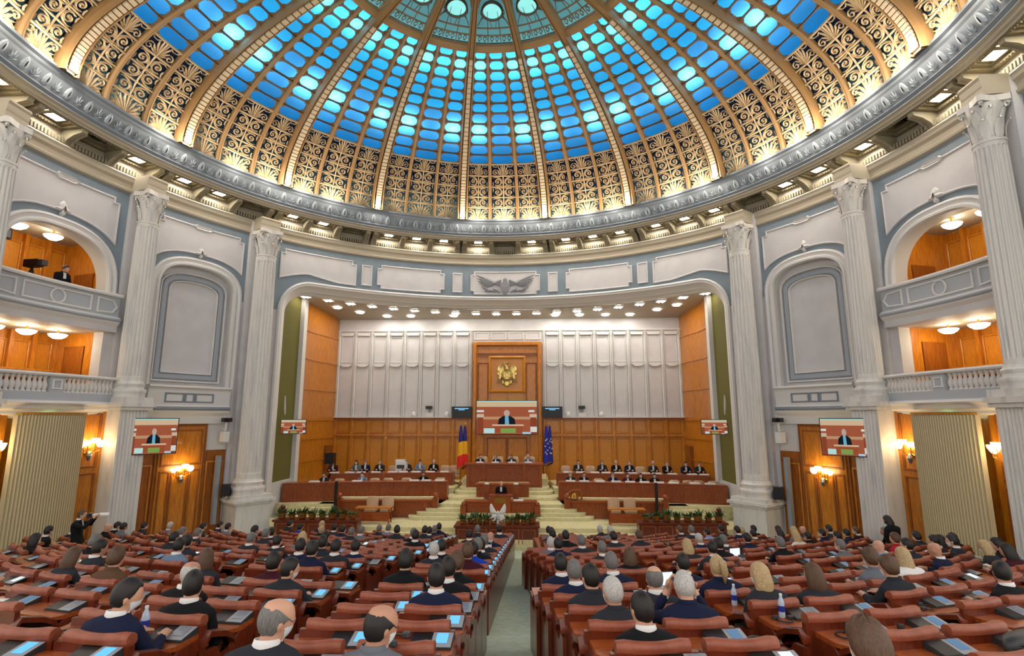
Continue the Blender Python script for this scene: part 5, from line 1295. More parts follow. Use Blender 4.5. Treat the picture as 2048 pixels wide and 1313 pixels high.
def body(pose, hy=0., hp=0., vox=.014):
    # closed loft from the hips to the crown, limbs and fingers, fused into one skin by a voxel remesh
    mb = MB()
    HR = Matrix.Rotation(hy, 3, 'Z') @ Matrix.Rotation(hp, 3, 'X')
    def hd(p): return tuple(NECK + HR @ (Vector(p) - NECK))
    stand = pose in ('stand', 'photo')
    T = [(.44, .18, .15, -.03), (.55, .175, .135, -.05), (.68, .165, .12, -.07), (.82, .195, .13, -.08), (.92, .225, .13, -.08), (.985, .232, .112, -.075), (1.02, .20, .09, -.065), (1.045, .115, .078, -.055), (1.062, .074, .068, -.045), (1.075, .062, .062, -.03)]
    Hh = [(1.078, .058, .068, -.008), (1.098, .064, .084, .004), (1.138, .074, .096, .008), (1.178, .079, .101, .008), (1.218, .080, .102, .004), (1.258, .072, .092, 0), (1.286, .052, .067, -.005), (1.303, .016, .02, -.01)]
    rows = []
    def ring(z, hw, hd_, cy_, f=None):
        out = []
        for a in frange(0, 2 * math.pi, 24)[:-1]:
            c, s = math.cos(a), math.sin(a); e = (abs(c) ** 2.5 + abs(s) ** 2.5) ** (-1 / 2.5)
            p = (hw * e * c, cy_ + hd_ * e * s, z); out.append(f(p) if f else p)
        return out
    for z, a, b, c in T: rows.append(ring(z, a, b, c))
    for z, a, b, c in Hh: rows.append(ring(z, a, b, c, hd))
    mb.grid(rows, cu=True, cap=True)
    def sph(c, r):
        t = MB(); ell(t, c, r); t.v = [hd(v) for v in t.v]; mb.add(t.v, t.f)
    sph((0, .108, 1.165), (.014, .018, .026)); sph((0, .098, 1.115), (.026, .012, .010)); sph((.03, .092, 1.195), (.014, .012, .010)); sph((-.03, .092, 1.195), (.014, .012, .010))
    for e in (-1, 1): sph((e * .083, -.005, 1.17), (.012, .022, .034))
    hands = []
    def arm(e, el, wr, tip):
        sh = (e * .20, -.07, .945)
        mb.tube([sh, tuple((Vector(sh) + Vector(el)) / 2), el, tuple((Vector(el) + Vector(wr)) / 2), wr], [.068, .062, .052, .046, .036], 10)
        ell(mb, sh, (.075, .075, .07)); ell(mb, el, (.052, .052, .052))
        w_, t = Vector(wr), Vector(tip); d = (t - w_).normalized(); s = d.cross(Vector((0, 0, 1))); s = s.normalized() if s.length > .1 else Vector((1, 0, 0)); n = s.cross(d)
        pc = w_ + d * .05; hands.append(pc)
        mb.tube([tuple(w_ - d * .02), tuple(w_ + d * .03), tuple(w_ + d * .09)], [.032, .038, .036], 8)
        for i, (o, L) in enumerate(((-.03, .07), (-.01, .085), (.011, .08), (.031, .062))):
            b = w_ + d * .085 + s * o; mb.tube([tuple(b), tuple(b + d * L * .5 - n * .004), tuple(b + d * L - n * .022)], [.0105, .0105, .009], 6)
        b = w_ + d * .03 - s * e * .034; mb.tube([tuple(b), tuple(b + d * .03 - s * e * .025), tuple(b + d * .062 - s * e * .03)], [.013, .012, .010], 6)
    for e in (-1, 1):
        if pose == 'desk': arm(e, (e * .27, .06, .74), (e * .15, .27, .80), (e * .08, .4, .79))
        elif pose == 'lap': arm(e, (e * .26, -.02, .70), (e * .14, .18, .60), (e * .06, .3, .58))
        elif pose == 'hands': arm(e, (e * .27, .17, .86), (e * .115, .17, 1.10), (e * .085, .145, 1.24))
        elif pose == 'stand': arm(e, (e * .27, -.04, .68), (e * .2, .12, .52), (e * .12, .26, .50))
        elif pose == 'photo': arm(e, (e * .26, .15, .88), (e * .07, .32, 1.14), (e * .02, .42, 1.18))
        if stand:
            mb.tube([(e * .09, -.04, .5), (e * .10, -.02, .25), (e * .10, 0, -.05), (e * .10, -.02, -.33)], [.10, .085, .06, .045], 10); mb.tube([(e * .10, -.06, -.35), (e * .11, .05, -.37), (e * .11, .15, -.385)], [.045, .045, .03], 8)
        else:
            mb.tube([(e * .09, -.03, .50), (e * .11, .2, .52), (e * .12, .40, .52)], [.095, .08, .065], 10); ell(mb, (e * .12, .41, .51), (.065, .065, .065)); mb.tube([(e * .12, .41, .5), (e * .12, .40, .3), (e * .12, .36, .09)], [.062, .055, .04], 10); mb.tube([(e * .12, .34, .06), (e * .12, .42, .05), (e * .12, .50, .04)], [.04, .042, .03], 8)
    me = mb.mesh('body_src', ['skin'])
    o = bpy.data.objects.new('body_src', me); COL.objects.link(o)
    m = o.modifiers.new('r', 'REMESH'); m.mode = 'VOXEL'; m.voxel_size = vox; m.use_smooth_shade = True
    m2 = o.modifiers.new('s', 'SMOOTH'); m2.iterations = 2; m2.factor = .5
    dg = bpy.context.evaluated_depsgraph_get(); ev = o.evaluated_get(dg); out = bpy.data.meshes.new_from_object(ev)
    bpy.data.objects.remove(o); out.name = 'person'
    out.materials.clear()
    for k in ('skin', 'cloth_charcoal', 'cloth_white', 'skin'): out.materials.append(MATS[k])
    inv = HR.inverted(); idx = []
    for p in out.polygons:
        c = p.center; q = NECK + inv @ (c - NECK)
        if min((c - h).length for h in hands) < .105: idx.append(0)
        elif q.z > 1.072 and abs(c.x) < .14:
            if q.z < 1.155 and q.z > 1.07 and q.y > .035: idx.append(3)
            else: idx.append(0)
        elif c.z > .8 and c.y > .02 and abs(c.x) < .05: idx.append(2)
        else: idx.append(1)
    out.polygons.foreach_set('material_index', idx); out.polygons.foreach_set('use_smooth', [True] * len(out.polygons))
    return out
POSES = {'desk': (body('desk', 0, -.12), 0, -.12), 'lap': (body('lap', .25, -.05), .25, -.05), 'turnr': (body('desk', -.75, -.1), -.75, -.1), 'turnl': (body('lap', .6, -.1), .6, -.1), 'hands': (body('hands', .05, -.25, .012), .05, -.25), 'stand': (body('stand', .2, -.25), .2, -.25), 'photo': (body('photo', 0, 0, .012), 0, 0)}
def hair_mesh(style, seed):
    R = random.Random(seed); n = 28; rows = []; c0 = (0, .0, 1.19); sx, sy, sz = .087, .112, .128
    def P(ph, th, k): 
        return (c0[0] + sx * k * math.sin(th) * math.cos(ph), c0[1] + sy * k * math.sin(th) * math.sin(ph), c0[2] + sz * k * math.cos(th))
    def lim(ph):      # ph = pi/2 is the face
        f = math.cos(ph - math.pi / 2)
        return 62 * D2R if f > .75 else (62 + (134 - 62) * min(1, (.75 - f) / 1.2)) * D2R
    ph_ = frange(0, 2 * math.pi, n)[:-1]
    nz = [[R.uniform(-1, 1) for _ in ph_] for _ in range(9)]
    amp = {'curly': .07, 'short': .012, 'long': .02}.get(style, .015); base = {'curly': 1.13, 'long': 1.08, 'verylong': 1.08, 'ponytail': 1.05}.get(style, 1.04)
    if style == 'balding':
        mb = MB(); rows = []
        for j in range(6):
            row = []
            for i, ph in enumerate(ph_):
                f = math.cos(ph - math.pi / 2); t0 = (56 + 40 * max(0, min(1, (f + .3) / 1.0))) * D2R; t1 = max(t0 + .05, lim(ph)); th = t0 + (t1 - t0) * j / 5
                row.append(P(ph, th, (1.0 if j in (0, 5) else 1.04) + amp * nz[j][i]))
            rows.append(row)
        mb.grid(rows, cu=True)
    else:
        mb = MB()
        for j in range(9):
            row = []
            for i, ph in enumerate(ph_):
                th = lim(ph) * (j + .15) / 8.15; k = base + amp * nz[j][i] if j < 8 else .99
                p = P(ph, th, k)
                if style in ('long', 'verylong') and j >= 6:
                    f = math.cos(ph - math.pi / 2); dn = max(0, min(1, (.45 - f) / .4))
                    L = (.16 if style == 'long' else .36) * dn * (j - 5) / 3
                    p = (p[0] * (1 + .25 * dn), p[1] - .02 * dn, p[2] - L)
                row.append(p)
            rows.append(row)
        mb.grid(rows, cu=True); n0 = 0; mb.f.append(tuple(range(len(ph_)))); mb.m.append(0)
        if style == 'ponytail': mb.tube([(0, -.10, 1.26), (0, -.15, 1.25), (0, -.17, 1.15), (0, -.15, 1.02)], [.03, .045, .045, .012], 10)
    return mb.mesh('hair', 'hair_dark', True)
colm = MB().grid([[(rx * math.cos(a), -.045 + ry * math.sin(a) * .95, z - .012 * math.sin(a)) for a in frange(0, 2 * math.pi, 24)[:-1]] for rx, ry, z in ((.088, .084, 1.035), (.086, .082, 1.055), (.076, .073, 1.086), (.070, .067, 1.086), (.068, .066, 1.06))], cu=True).mesh('collar', 'cloth_white', True)
HM = {s: [hair_mesh(s, i) for i in range(2)] for s in ('short', 'balding', 'curly', 'long', 'verylong', 'ponytail')}
HNAME = {'dark': 'dark-haired', 'brown': 'brown-haired', 'grey': 'grey-haired', 'white': 'white-haired', 'blonde': 'blond', 'bald': 'bald'}
CNAME = {'black': 'black', 'charcoal': 'charcoal', 'navy': 'navy', 'grey': 'grey', 'greyblue': 'grey-blue', 'blue': 'blue', 'brightblue': 'bright-blue', 'lightblue': 'light-blue', 'maroon': 'maroon', 'red': 'red', 'brown': 'brown', 'cream': 'cream', 'white': 'white'}
PN = 0
def person(x, y, z, rz, hair, cloth, style, pose, label, mask=None, hy=None, sc=1.0):
    global PN; PN += 1
    me, yw, pt = POSES[pose]
    o = tag(obj('person', me, loc=(x, y, z), rz=rz), label, 'person')
    o.scale = (sc, sc, sc)
    for i, m in enumerate(('skin' if PN % 3 else 'skin_b', 'cloth_' + cloth, 'cloth_white' if cloth not in ('red', 'brightblue', 'cream', 'white') else 'cloth_' + cloth, mask or ('skin' if PN % 3 else 'skin_b'))):
        o.material_slots[i].link = 'OBJECT'; o.material_slots[i].material = MATS[m]
    k_ = obj('collar', colm, parent=o); k_.material_slots[0].link = 'OBJECT'; k_.material_slots[0].material = MATS['cloth_' + cloth if style in ('long', 'curly', 'verylong', 'ponytail') or cloth in ('red', 'brightblue', 'lightblue') or PN % 5 in (1, 3) else 'cloth_white']
    if hair != 'bald':
        M = (Matrix.Translation(NECK) @ (Matrix.Rotation(yw, 4, 'Z') @ Matrix.Rotation(pt, 4, 'X')) @ Matrix.Translation(-NECK))
        h = obj('hair', HM[style][PN % 2], parent=o); h.matrix_local = M
        h.material_slots[0].link = 'OBJECT'; h.material_slots[0].material = MATS['hair_' + hair]
    return o
PEOPLE = [(3.27, 3.21, 'brown', 'brown', 'curly'),
 (-0.15, 3.7, 'grey', 'charcoal', 'balding-turn'),
 (0.55, 3.7, 'dark', 'grey', 'balding-turn'),
 (2.31, 4.63, 'dark', 'black'),
 (-1.91, 4.63, 'dark', 'navy', 'turn'),
 (2.19, 5.38, 'white', 'charcoal'),
 (2.75, 6.2, 'grey', 'charcoal', 'balding'),
 (2.88, 5.45, 'white', 'navy', 'hands'),
 (7.27, 7.08, 'dark', 'black', 'turn'),
 (0.55, 5.98, 'dark', 'navy'),
 (2.06, 6.13, 'dark', 'charcoal'),
 (0.55, 6.74, 'dark', 'black'),
 (4.2, 6.66, 'blonde', 'charcoal', 'long'),
 (-1.79, 5.38, 'dark', 'black'),
 (1.93, 6.88, 'grey', 'navy'),
 (-1.53, 6.88, 'dark', 'charcoal', 'turn'),
 (6.23, 7.53, 'brown', 'charcoal', 'curly'),
 (0.55, 7.5, 'brown', 'black', 'curly'),
 (7.59, 9.33, 'blonde', 'white', 'verylong'),
 (-4.24, 7.51, 'brown', 'brown', 'curly'),
 (-2.1, 7.7, 'dark', 'maroon', 'curly'),
 (2.5, 7.7, 'grey', 'navy'),
 (4.89, 6.8, 'brown', 'charcoal', 'long'),
 (1.8, 7.63, 'dark', 'navy'),
 (3.7, 8.09, 'dark', 'navy'),
 (3.95, 7.37, 'blonde', 'navy', 'ponytail'),
 (6.52, 8.41, 'brown', 'grey', 'curly'),
 (-0.15, 7.5, 'dark', 'black', 'curly'),
 (-3.3, 8.09, 'brown', 'charcoal', 'long'),
 (-2.35, 6.2, 'white', 'black', 'balding'),
 (-5.46, 8.2, 'brown', 'charcoal', 'long'),
 (3.17, 9.42, 'brown', 'black', 'long'),
 (0.47, 9.15, 'brown', 'maroon', 'curly'),
 (-0.23, 9.93, 'white', 'charcoal'),
 (-0.23, 10.71, 'dark', 'black'),
 (10.29, 10.59, 'dark', 'maroon', 'long'),
 (-5.01, 10.05, 'dark', 'greyblue'),
 (-2.23, 9.35, 'dark', 'navy', 'curly'),
 (9.11, 10.75, 'bald', 'navy'),
 (-2.79, 10.19, 'dark', 'navy'),
 (0.47, 10.71, 'grey', 'black'),
 (-2.1, 10.11, 'dark', 'charcoal'),
 (9.15, 11.59, 'dark', 'charcoal'),
 (4.98, 10.78, 'dark', 'charcoal'),
 (4.71, 11.52, 'blonde', 'charcoal', 'long'),
 (-2.66, 10.95, 'dark', 'charcoal'),
 (-1.96, 10.88, 'dark', 'navy'),
 (5.4, 11.66, 'dark', 'black'),
 (2.9, 10.95, 'grey', 'charcoal'),
 (11.66, 11.6, 'dark', 'charcoal', 'curly'),
 (-5.43, 10.93, 'dark', 'charcoal'),
 (0.47, 9.93, 'dark', 'brightblue'),
 (8.52, 11.47, 'bald', 'lightblue'),
 (-5.75, 9.07, 'dark', 'charcoal'),
 (0.47, 12.27, 'grey', 'charcoal'),
 (8.12, 12.14, 'grey', 'grey'),
 (0.47, 11.49, 'dark', 'charcoal'),
 (7.06, 12.59, 'grey', 'black'),
 (-7.62, 11.25, 'grey', 'black', 'curly'),
 (2.63, 12.49, 'grey', 'charcoal'),
 (-6.82, 12.59, 'dark', 'charcoal'),
 (-3.93, 12.98, 'blonde', 'grey', 'long'),
 (2.07, 11.65, 'dark', 'navy'),
 (6.27, 13.93, 'grey', 'charcoal'),
 (-4.2, 12.25, 'dark', 'charcoal'),
 (0.47, 13.83, 'bald', 'navy', 'facing'),
 (1.94, 12.42, 'white', 'grey'),
 (-9.97, 12.39, 'dark', 'black', 'long'),
 (-4.89, 12.39, 'grey', 'charcoal'),
 (-1.43, 13.96, 'dark', 'black'),
 (-3.66, 13.71, 'dark', 'black'),
 (-0.23, 15.39, 'dark', 'black'),
 (4.32, 14.59, 'brown', 'charcoal'),
 (5.87, 14.6, 'white', 'navy'),
 (7.44, 18.96, 'dark', 'lightblue'),
 (6.93, 14.15, 'dark', 'navy'),
 (8.79, 15.54, 'blonde', 'cream', 'long'),
 (12.81, 15.29, 'dark', 'black', 'long'),
 (-7.91, 15.25, 'grey', 'charcoal'),
 (3.63, 14.44, 'dark', 'charcoal'),
 (9.77, 16.88, 'dark', 'black'),
 (11.59, 12.4, 'dark', 'black', 'curly'),
 (-2.55, 16.54, 'dark', 'charcoal'),
 (-6.89, 16.42, 'dark', 'maroon'),
 (-3.85, 17.19, 'grey', 'grey'),
 (-1.84, 18.86, 'grey', 'charcoal'),
 (2.1, 16.43, 'dark', 'charcoal'),
 (2.37, 14.03, 'dark', 'black'),
 (10.33, 13.77, 'brown', 'red', 'curly'),
 (11.02, 12.0, 'blonde', 'charcoal', 'long'),
 (-5.63, 14.6, 'grey', 'charcoal'),
 (-5.9, 15.5, 'dark', 'navy'),
 (-3.88, 16.33, 'grey', 'charcoal'),
 (-1.86, 15.62, 'grey', 'black'),
 (6.57, 17.74, 'grey', 'charcoal'),
 (12.21, 14.93, 'dark', 'maroon', 'long'),
 (-8.55, 15.54, 'grey', 'blue'),
 (-0.23, 17.73, 'grey', 'charcoal'),
 (2.08, 18.86, 'dark', 'grey'),
 (9.16, 17.37, 'dark', 'charcoal', 'long'),
 (10.37, 17.24, 'dark', 'navy'),
 (10.38, 16.39, 'dark', 'navy'),
 (3.95, 19.87, 'white', 'charcoal'),
 (8.55, 17.85, 'dark', 'brown'),
 (2.1, 15.62, 'dark', 'charcoal'),
 (4.06, 18.06, 'white', 'grey'),
 (6.47, 18.71, 'brown', 'charcoal'),
 (-1.82, 19.68, 'dark', 'navy'),
 (0.47, 17.73, 'dark', 'charcoal'),
 (10.84, 13.18, 'dark', 'charcoal'),
 (-3.77, 18.95, 'grey', 'charcoal'),
 (-3.71, 19.87, 'grey', 'greyblue'),
 (-1.85, 17.23, 'dark', 'charcoal'),
 (-1.85, 18.04, 'dark', 'charcoal'),
 (-9.44, 19.51, 'dark', 'grey'),
 (-5.6, 18.41, 'blonde', 'charcoal'),
 (-6.11, 19.71, 'blonde', 'charcoal'),
 (-4.52, 17.4, 'dark', 'navy'),
 (8.21, 18.29, 'dark', 'navy'),
 (10.24, 19.93, 'dark', 'charcoal'),
 (12.2, 15.78, 'dark', 'charcoal', 'curly'),
 (-5.49, 19.38, 'dark', 'charcoal'),
 (8.04, 19.33, 'dark', 'charcoal'),
 (12.31, 18.83, 'brown', 'black'),
 (-10.0, 19.93, 'dark', 'navy'),
 (8.87, 19.66, 'blonde', 'charcoal'),
 (10.94, 12.8, 'dark', 'charcoal'),
 (-7.0, 20.01, 'dark', 'brightblue'),
 (7.24, 20.01, 'grey', 'black'),
 (9.76, 17.72, 'blonde', 'grey', 'long'),
 (11.75, 18.4, 'dark', 'navy'),
 (12.99, 18.46, 'grey', 'charcoal'),
 (-7.58, 20.4, 'dark', 'charcoal'),
 (9.43, 20.07, 'dark', 'black'),
 (11.62, 19.2, 'dark', 'charcoal'),
 (10.93, 19.56, 'bald', 'charcoal'),
 (-12.75, 18.46, 'dark', 'black'),
 (-12.07, 18.83, 'dark', 'charcoal'),
 (-11.97, 14.93, 'dark', 'black'),
 (-11.96, 15.78, 'white', 'charcoal'),
 (-12.19, 18.04, 'dark', 'grey'),
 (-10.13, 19.14, 'dark', 'charcoal'),
 (-11.35, 16.26, 'bald', 'black'),
 (-11.38, 19.2, 'white', 'grey')]

random.seed(77)
def seat_at(x, y): return min(SEATS, key=lambda q: (q['x'] - x) ** 2 + (q['y'] - y) ** 2)
for i, p in enumerate(PEOPLE):
    q = seat_at(p[0], p[1]); u = q['u']; st = p[4] if len(p) > 4 else 'short'
    pose = random.choice(('desk', 'desk', 'lap')); style = 'short'
    if 'turn' in st: pose = 'turnr'
    if st == 'hands': pose = 'hands'
    if 'balding' in st: style = 'balding'
    if st in ('curly', 'long', 'verylong', 'ponytail'): style = st
    rz = q['rz'] + random.uniform(-.12, .12)
    if st == 'facing': rz += 2.9; pose = 'lap'
    mask = 'mask_white' if ('turn' in st or st == 'facing' or random.random() < .5) else None
    lab = '%s person in %s, %s, %s, %s seat' % (HNAME[p[2]], CNAME[p[3]], ablock(u[5]), arow(u[3], u[4]), 'left' if q['e'] < 0 else 'right')
    person(q['x'], q['y'], q['z'] - .03, rz, p[2], p[3], style, pose, lab, mask, sc=random.uniform(1.0, 1.06))
# people on the stage (facing the hall) and their chairs
SP = [(-9.75, 'u', 'brown', 'maroon', 'l'), (-8.5, 'u', 'dark', 'grey', 'l'), (-8.0, 'u', 'grey', 'navy', ''), (-7.2, 'u', 'grey', 'charcoal', ''), (-5.69, 'u', 'grey', 'charcoal', ''), (-4.94, 'u', 'dark', 'greyblue', ''), (-4.15, 'u', 'white', 'black', ''),
      (-7.48, 'l', 'dark', 'greyblue', ''), (-4.29, 'l', 'dark', 'black', ''), (-9.4, 'l', 'dark', 'charcoal', ''),
      (4.16, 'u', 'brown', 'charcoal', ''), (5.5, 'u', 'grey', 'charcoal', ''), (6.27, 'u', 'white', 'black', ''), (7.0, 'u', 'grey', 'navy', ''), (8.28, 'u', 'white', 'charcoal', ''), (9.02, 'u', 'grey', 'black', ''), (10.0, 'u', 'dark', 'navy', ''), (10.7, 'u', 'brown', 'charcoal', ''),
      (3.55, 'l', 'grey', 'charcoal', ''), (4.26, 'l', 'dark', 'black', ''), (5.76, 'l', 'grey', 'navy', ''), (6.51, 'l', 'dark', 'maroon', ''), (7.17, 'l', 'dark', 'black', 'l'), (7.86, 'l', 'dark', 'black', '')]
ST_N = {}
def tier(w): return 'upper' if w == 'u' else 'lower'
for k, (x, w_, h, c, s) in enumerate(SP):
    base, z = (30.2, -3.77) if w_ == 'u' else (28.0, -4.22); y = dy(base, x) + .98
    key = (w_, x > 0); ST_N[key] = ST_N.get(key, 0) + 1
    n = sorted([abs(q[0]) for q in SP if q[1] == w_ and (q[0] > 0) == (x > 0)]).index(abs(x))
    sd = 'right' if x > 0 else 'left'
    stage_chair(x, y + .12, z, 'tan chair occupied at the %s %s stage desk, %s from the centre' % (sd, tier(w_), ordinal(n)), s=.95)
    person(x, y - .05, z + .02, math.pi + random.uniform(-.15, .15), h, c, 'long' if s else 'short', 'desk', '%s person in %s at the %s %s stage desk, %s from the centre' % (HNAME[h], CNAME[c], sd, tier(w_), ordinal(n)), 'mask_white' if random.random() < .7 else None)
for w_, xs in (('u', (-6.45, -3.5, -2.95 - .0)), ('l', (-9.0 + .35, -6.85, -6.15, -5.2, -3.4)), ('u', (3.45, 4.85, 7.6)), ('l', (5.02, 8.85, 9.5, 10.0, 10.7))):
    for i, x in enumerate(sorted(xs, key=abs)):
        base, z = (30.2, -3.77) if w_ == 'u' else (28.0, -4.22)
        stage_chair(x, dy(base, x) + 1.08, z, 'empty tan chair at the %s %s stage desk, %s from the centre' % ('right' if x > 0 else 'left', tier(w_), ordinal(i)), s=.97)
for i, (x, h, c) in enumerate(((-1.4, 'brown', 'black'), (-.5, 'grey', 'navy'), (.38, 'brown', 'charcoal'), (1.33, 'white', 'grey'))):
    t = thing('presidium_chair', 'pale high-backed chair at the presidium, %s from the left' % ordinal(i), 'chair', (x + .05, 31.1, -3.4)); t.scale = (1.15, 1, 1.12)
    obj('backrest', SCH[0], parent=t); obj('seat', SCH[1], parent=t); obj('base', SCH[2], parent=t)
    person(x - .04, 30.85, -3.42, math.pi + (.5, -.6, .1, 0)[i], h, c, 'short', 'desk', '%s person in %s at the presidium, %s from the left' % (HNAME[h], CNAME[c], ordinal(i)), None)
obj('presidium_floor', MB().box(-2.4, 2.4, 30.3, 32.9, -3.8, -3.4), 'stage_carpet', ST)
person(0, 26.72, -4.42, math.pi, 'bald', 'black', 'short', 'stand', 'bald person in black suit speaking at the central lectern', None)
obj('lectern_floor', MB().box(-.5, .5, 26.62, 27.4, P1, P1 + .02), 'stage_carpet', ST)
# standing people in the hall
o = person(12.0, 16.6, fz_(16.6) + .38, .35, 'dark', 'black', 'long', 'stand', 'standing person in black with dark hair beside the right pier', 'mask_black', sc=1.04)
o = person(-11.2, 15.1, fz_(15.1) + .42, -1.15, 'brown', 'black', 'short', 'photo', 'standing photographer in black aiming a long white lens by the left curtain', None, sc=1.02)
t = thing('photo_camera', 'camera with long white lens held by the photographer on the left', 'camera', (-11.2, 15.1, fz_(15.1) + .42), -1.15)
obj('camera_body', MB().box(-.08, .08, .14, .24, 1.12, 1.24), 'black', t); obj('lens', MB().lathe([(.04, 0), (.04, .14), (.055, .16), (.055, .38), (.065, .4)], 12).map(lambda x, y, z: (x, .24 + z, 1.18 + y)), 'white', t)
# camera operator and a tripod camera in the upper left loggia
p = cy(-79.6, 0, 15.55); o = person(p[0], p[1] + YC, 4.1, rotaz(-79.3) + math.pi, 'dark', 'black', 'short', 'stand', 'camera operator in black behind the upper left balcony parapet', None)
p = cy(-83.4, 0, 15.6); t = thing('tripod_camera', 'black video camera on a tripod in the upper left balcony', 'camera', (p[0], p[1] + YC, 3.7), rotaz(-83))
obj('camera_body', MB().box(-.12, .12, -.3, .25, 1.35, 1.6), 'black', t); obj('lens_hood', MB().box(-.1, .1, -.5, -.3, 1.38, 1.57), 'dark_grey', t)
for i in range(3): a = 2.1 * i; obj('tripod_leg', MB().tube([(0, 0, 1.35), (.45 * math.cos(a), .45 * math.sin(a), 0)], .025, 5), 'black', t)
for sg in (-1, 1):
    p = cy(sg * 87.3, 0, 15.75); t = thing('floodlight', 'black floodlight hanging at the outer side of the %s upper balcony' % SIDE[sg], 'lamp', (p[0], p[1] + YC, 5.75), rotaz(sg * 87))
    obj('housing', MB().box(-.24, .24, -.2, .12, 0, .32), 'dark_grey', t); obj('glass', MB().box(-.19, .19, -.21, -.2, .04, .28), 'grey', t); obj('yoke', MB().box(-.03, .03, -.05, .03, .32, .9), 'black', t)
# ================================================================ SMALL THINGS
random.seed(9)
def on_desk(q, dx, dy_): c, s = math.cos(q['rz']), math.sin(q['rz']); return (q['x'] + dx * c - dy_ * s, q['y'] + dx * s + dy_ * c, q['z'] + .74)
# papers on the stage desks
for w_, sg, xs in (('u', -1, (-9.4, -8.6, -8.0, -7.2, -6.3, -5.7, -5.0, -4.2, -3.4)), ('l', -1, (-9.6, -7.5, -4.6, -4.0, -3.3)), ('u', 1, (3.5, 4.2, 5.0, 5.6, 6.3, 7.0, 7.7, 8.3, 9.1, 10.1, 10.7)), ('l', 1, (3.5, 4.2, 5.0, 5.8, 6.5, 7.2, 7.9, 8.6, 9.6, 10.3))):
    for i, x in enumerate(sorted(xs, key=abs)):
        base, z = (30.2, -3.07) if w_ == 'u' else (28.0, -3.29)
        tag(obj('paper_stack', MB().box(-.24, .24, -.13, .13, 0, .05), 'paper', None, (x, dy(base, x) + .2, z), random.uniform(-.15, .15)), 'white papers on the %s %s stage desk, %s from the centre' % ('right' if sg > 0 else 'left', tier(w_), ordinal(i)), 'papers', 'white papers along the stage desks')
for i, x in enumerate((-1.35, -.5, .4, 1.3)): tag(obj('paper_stack', MB().box(-.2, .2, -.12, .12, 0, .05), 'paper', None, (x, 29.75, -2.5), .1 * i), 'white papers on the presidium desk, %s from the left' % ordinal(i), 'papers')
# bottles, headsets, papers, laptops on the hall desks
def near_seat(x, y): return seat_at(x, y)
for i, (x, y, lab) in enumerate(((-1.82, 5.0, 'clear water bottle on a desk in the left block near the front-left chairs'), (4.3, 5.7, 'tall clear water bottle on a desk in the right rows'), (3.7, 6.3, 'clear water bottle beside the blond people on the right'))):
    q = near_seat(x, y); p = on_desk(q, -.12, .4); t = thing('water_bottle', lab, 'bottle', p)
    mat('bottle_plastic%d' % i, (190, 205, 225), .1, spec=.8)
    obj('bottle', MB().lathe([(.032, 0), (.034, .02), (.034, .15), (.028, .18), (.014, .22), (.014, .23)], 12), 'bottle_plastic%d' % i, t, smooth=True); obj('cap', MB().lathe([(.016, .23), (.016, .25)], 10), 'white', t); obj('label', MB().lathe([(.0352, .07), (.0352, .13)], 12, cap=False), 'flag_blue', t)
def headset(p, rz, lab):
    t = thing('headset', lab, 'headset', p, rz)
    obj('band', MB().tube([(.085 * math.cos(a), .085 * math.sin(a), .012) for a in frange(-.3, math.pi + .3, 12)], .008, 6), 'black', t)
    for e in (-1, 1): obj('ear_cup', MB().lathe([(.03, 0), (.034, .01), (.03, .035), (.0, .04)], 10, e * .085, -.03), 'dark_grey', t)
for i, (x, y, lab) in enumerate(((-2.77, 4.6, 'black headset lying on the nearest left desk'), (4.8, 4.9, 'black headset on the near right desk beside the console'), (5.5, 5.1, 'black headset on the desk at the right edge'), (4.5, 5.8, 'black headset on the right desk next to the bottle'), (6.5, 7.1, 'black headset on a desk in the far right rows'), (-1.82, 5.6, 'black headset beside the water bottle on the left'))):
    q = near_seat(x, y); headset(on_desk(q, -.14, .34), q['rz'] + i, lab)
q = near_seat(.5, 4.5); headset((q['x'], q['y'] - .2, q['z'] + 1.0), 1.2, 'black headset hanging over the nearest central chair')
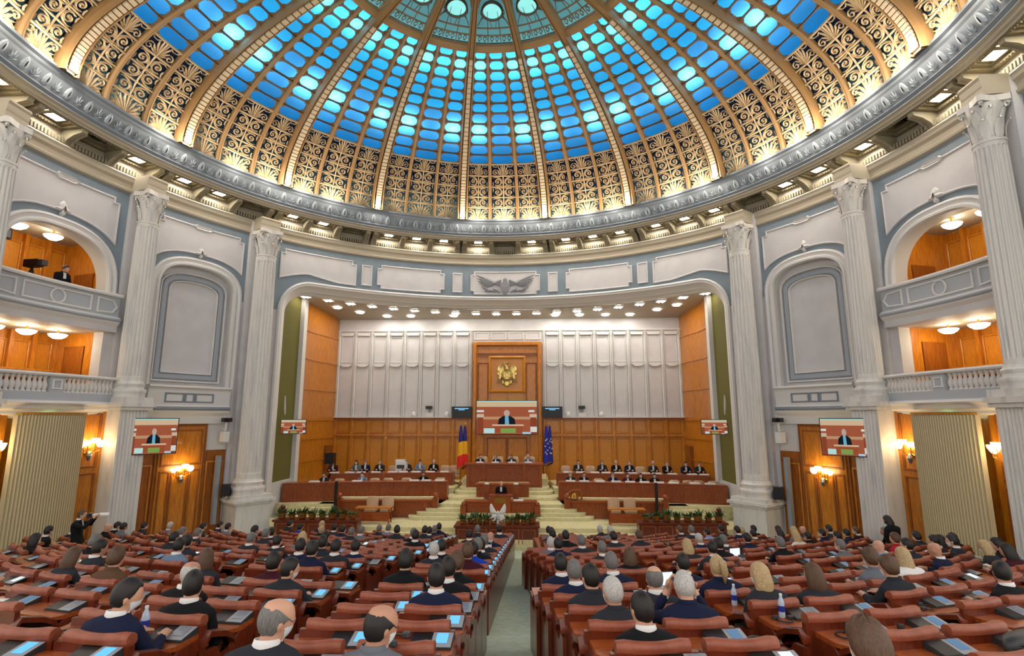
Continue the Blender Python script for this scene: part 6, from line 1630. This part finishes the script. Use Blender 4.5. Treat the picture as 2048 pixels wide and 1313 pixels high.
q = near_seat(3.2, 4.7); headset((q['x'] + .35, q['y'] + .3, q['z'] + .78), .5, 'black headset leaning on a console right of the aisle')
for i, (x, y, lab) in enumerate(((5.0, 6.9, 'white sheet of paper on a desk in the right rows'), (-4.6, 6.3, 'white note on a desk in the left rows'), (-1.9, 12.0, 'white paper on a desk left of the central block'), (9.5, 13.0, 'white paper on a desk in the far right rows'))):
    q = near_seat(x, y); tag(obj('paper_sheet', MB().box(-.11, .11, -.15, .15, 0, .004), 'paper', None, on_desk(q, -.15, .33), q['rz'] + .3), lab, 'paper')
for i, (x, y, lab) in enumerate(((3.6, 8.3, 'open tablet glowing in front of the ponytailed person'), (6.8, 13.5, 'open laptop glowing in the middle right rows'), (11.2, 12.6, 'open laptop glowing near the right curtain'))):
    q = near_seat(x, y); t = thing('laptop', lab, 'laptop', on_desk(q, -.1, .36), q['rz'])
    obj('keyboard_half', MB().box(-.15, .15, -.1, .1, 0, .015), 'grey', t); obj('lid', MB().box(-.15, .15, .1, .112, .01, .21), 'dark_grey', t); obj('display', MB().box(-.14, .14, .095, .1, .02, .2), 'screen_white', t)
for i, (x, y, lab) in enumerate(((-2.06, 4.77, 'black phone on the near left desk beside the console'), (5.9, 5.8, 'dark glasses case on a desk at the right'))):
    q = near_seat(x, y); tag(obj('phone', MB().box(-.04, .04, -.08, .08, 0, .01), 'black', None, on_desk(q, -.2, .3), q['rz'] + .9), lab, 'phone')
q = near_seat(5.6, 4.3); t = thing('handbag', 'dark grey handbag on the desk at the bottom right corner', 'bag', on_desk(q, .1, .3), .4)
obj('bag_body', MB().grid([[(.28 * w_ * math.cos(a), .12 * w_ * math.sin(a), z) for a in frange(0, 2 * math.pi, 16)[:-1]] for z, w_ in ((0, .9), (.06, 1), (.12, .9), (.15, .5))], cu=True, cap=True), 'dark_grey', t, smooth=True); obj('strap', MB().tube([(-.25, 0, .08), (-.15, -.14, .12), (.1, -.15, .1), (.25, 0, .08)], .012, 5), 'black', t)
q = near_seat(7.0, 8.3);
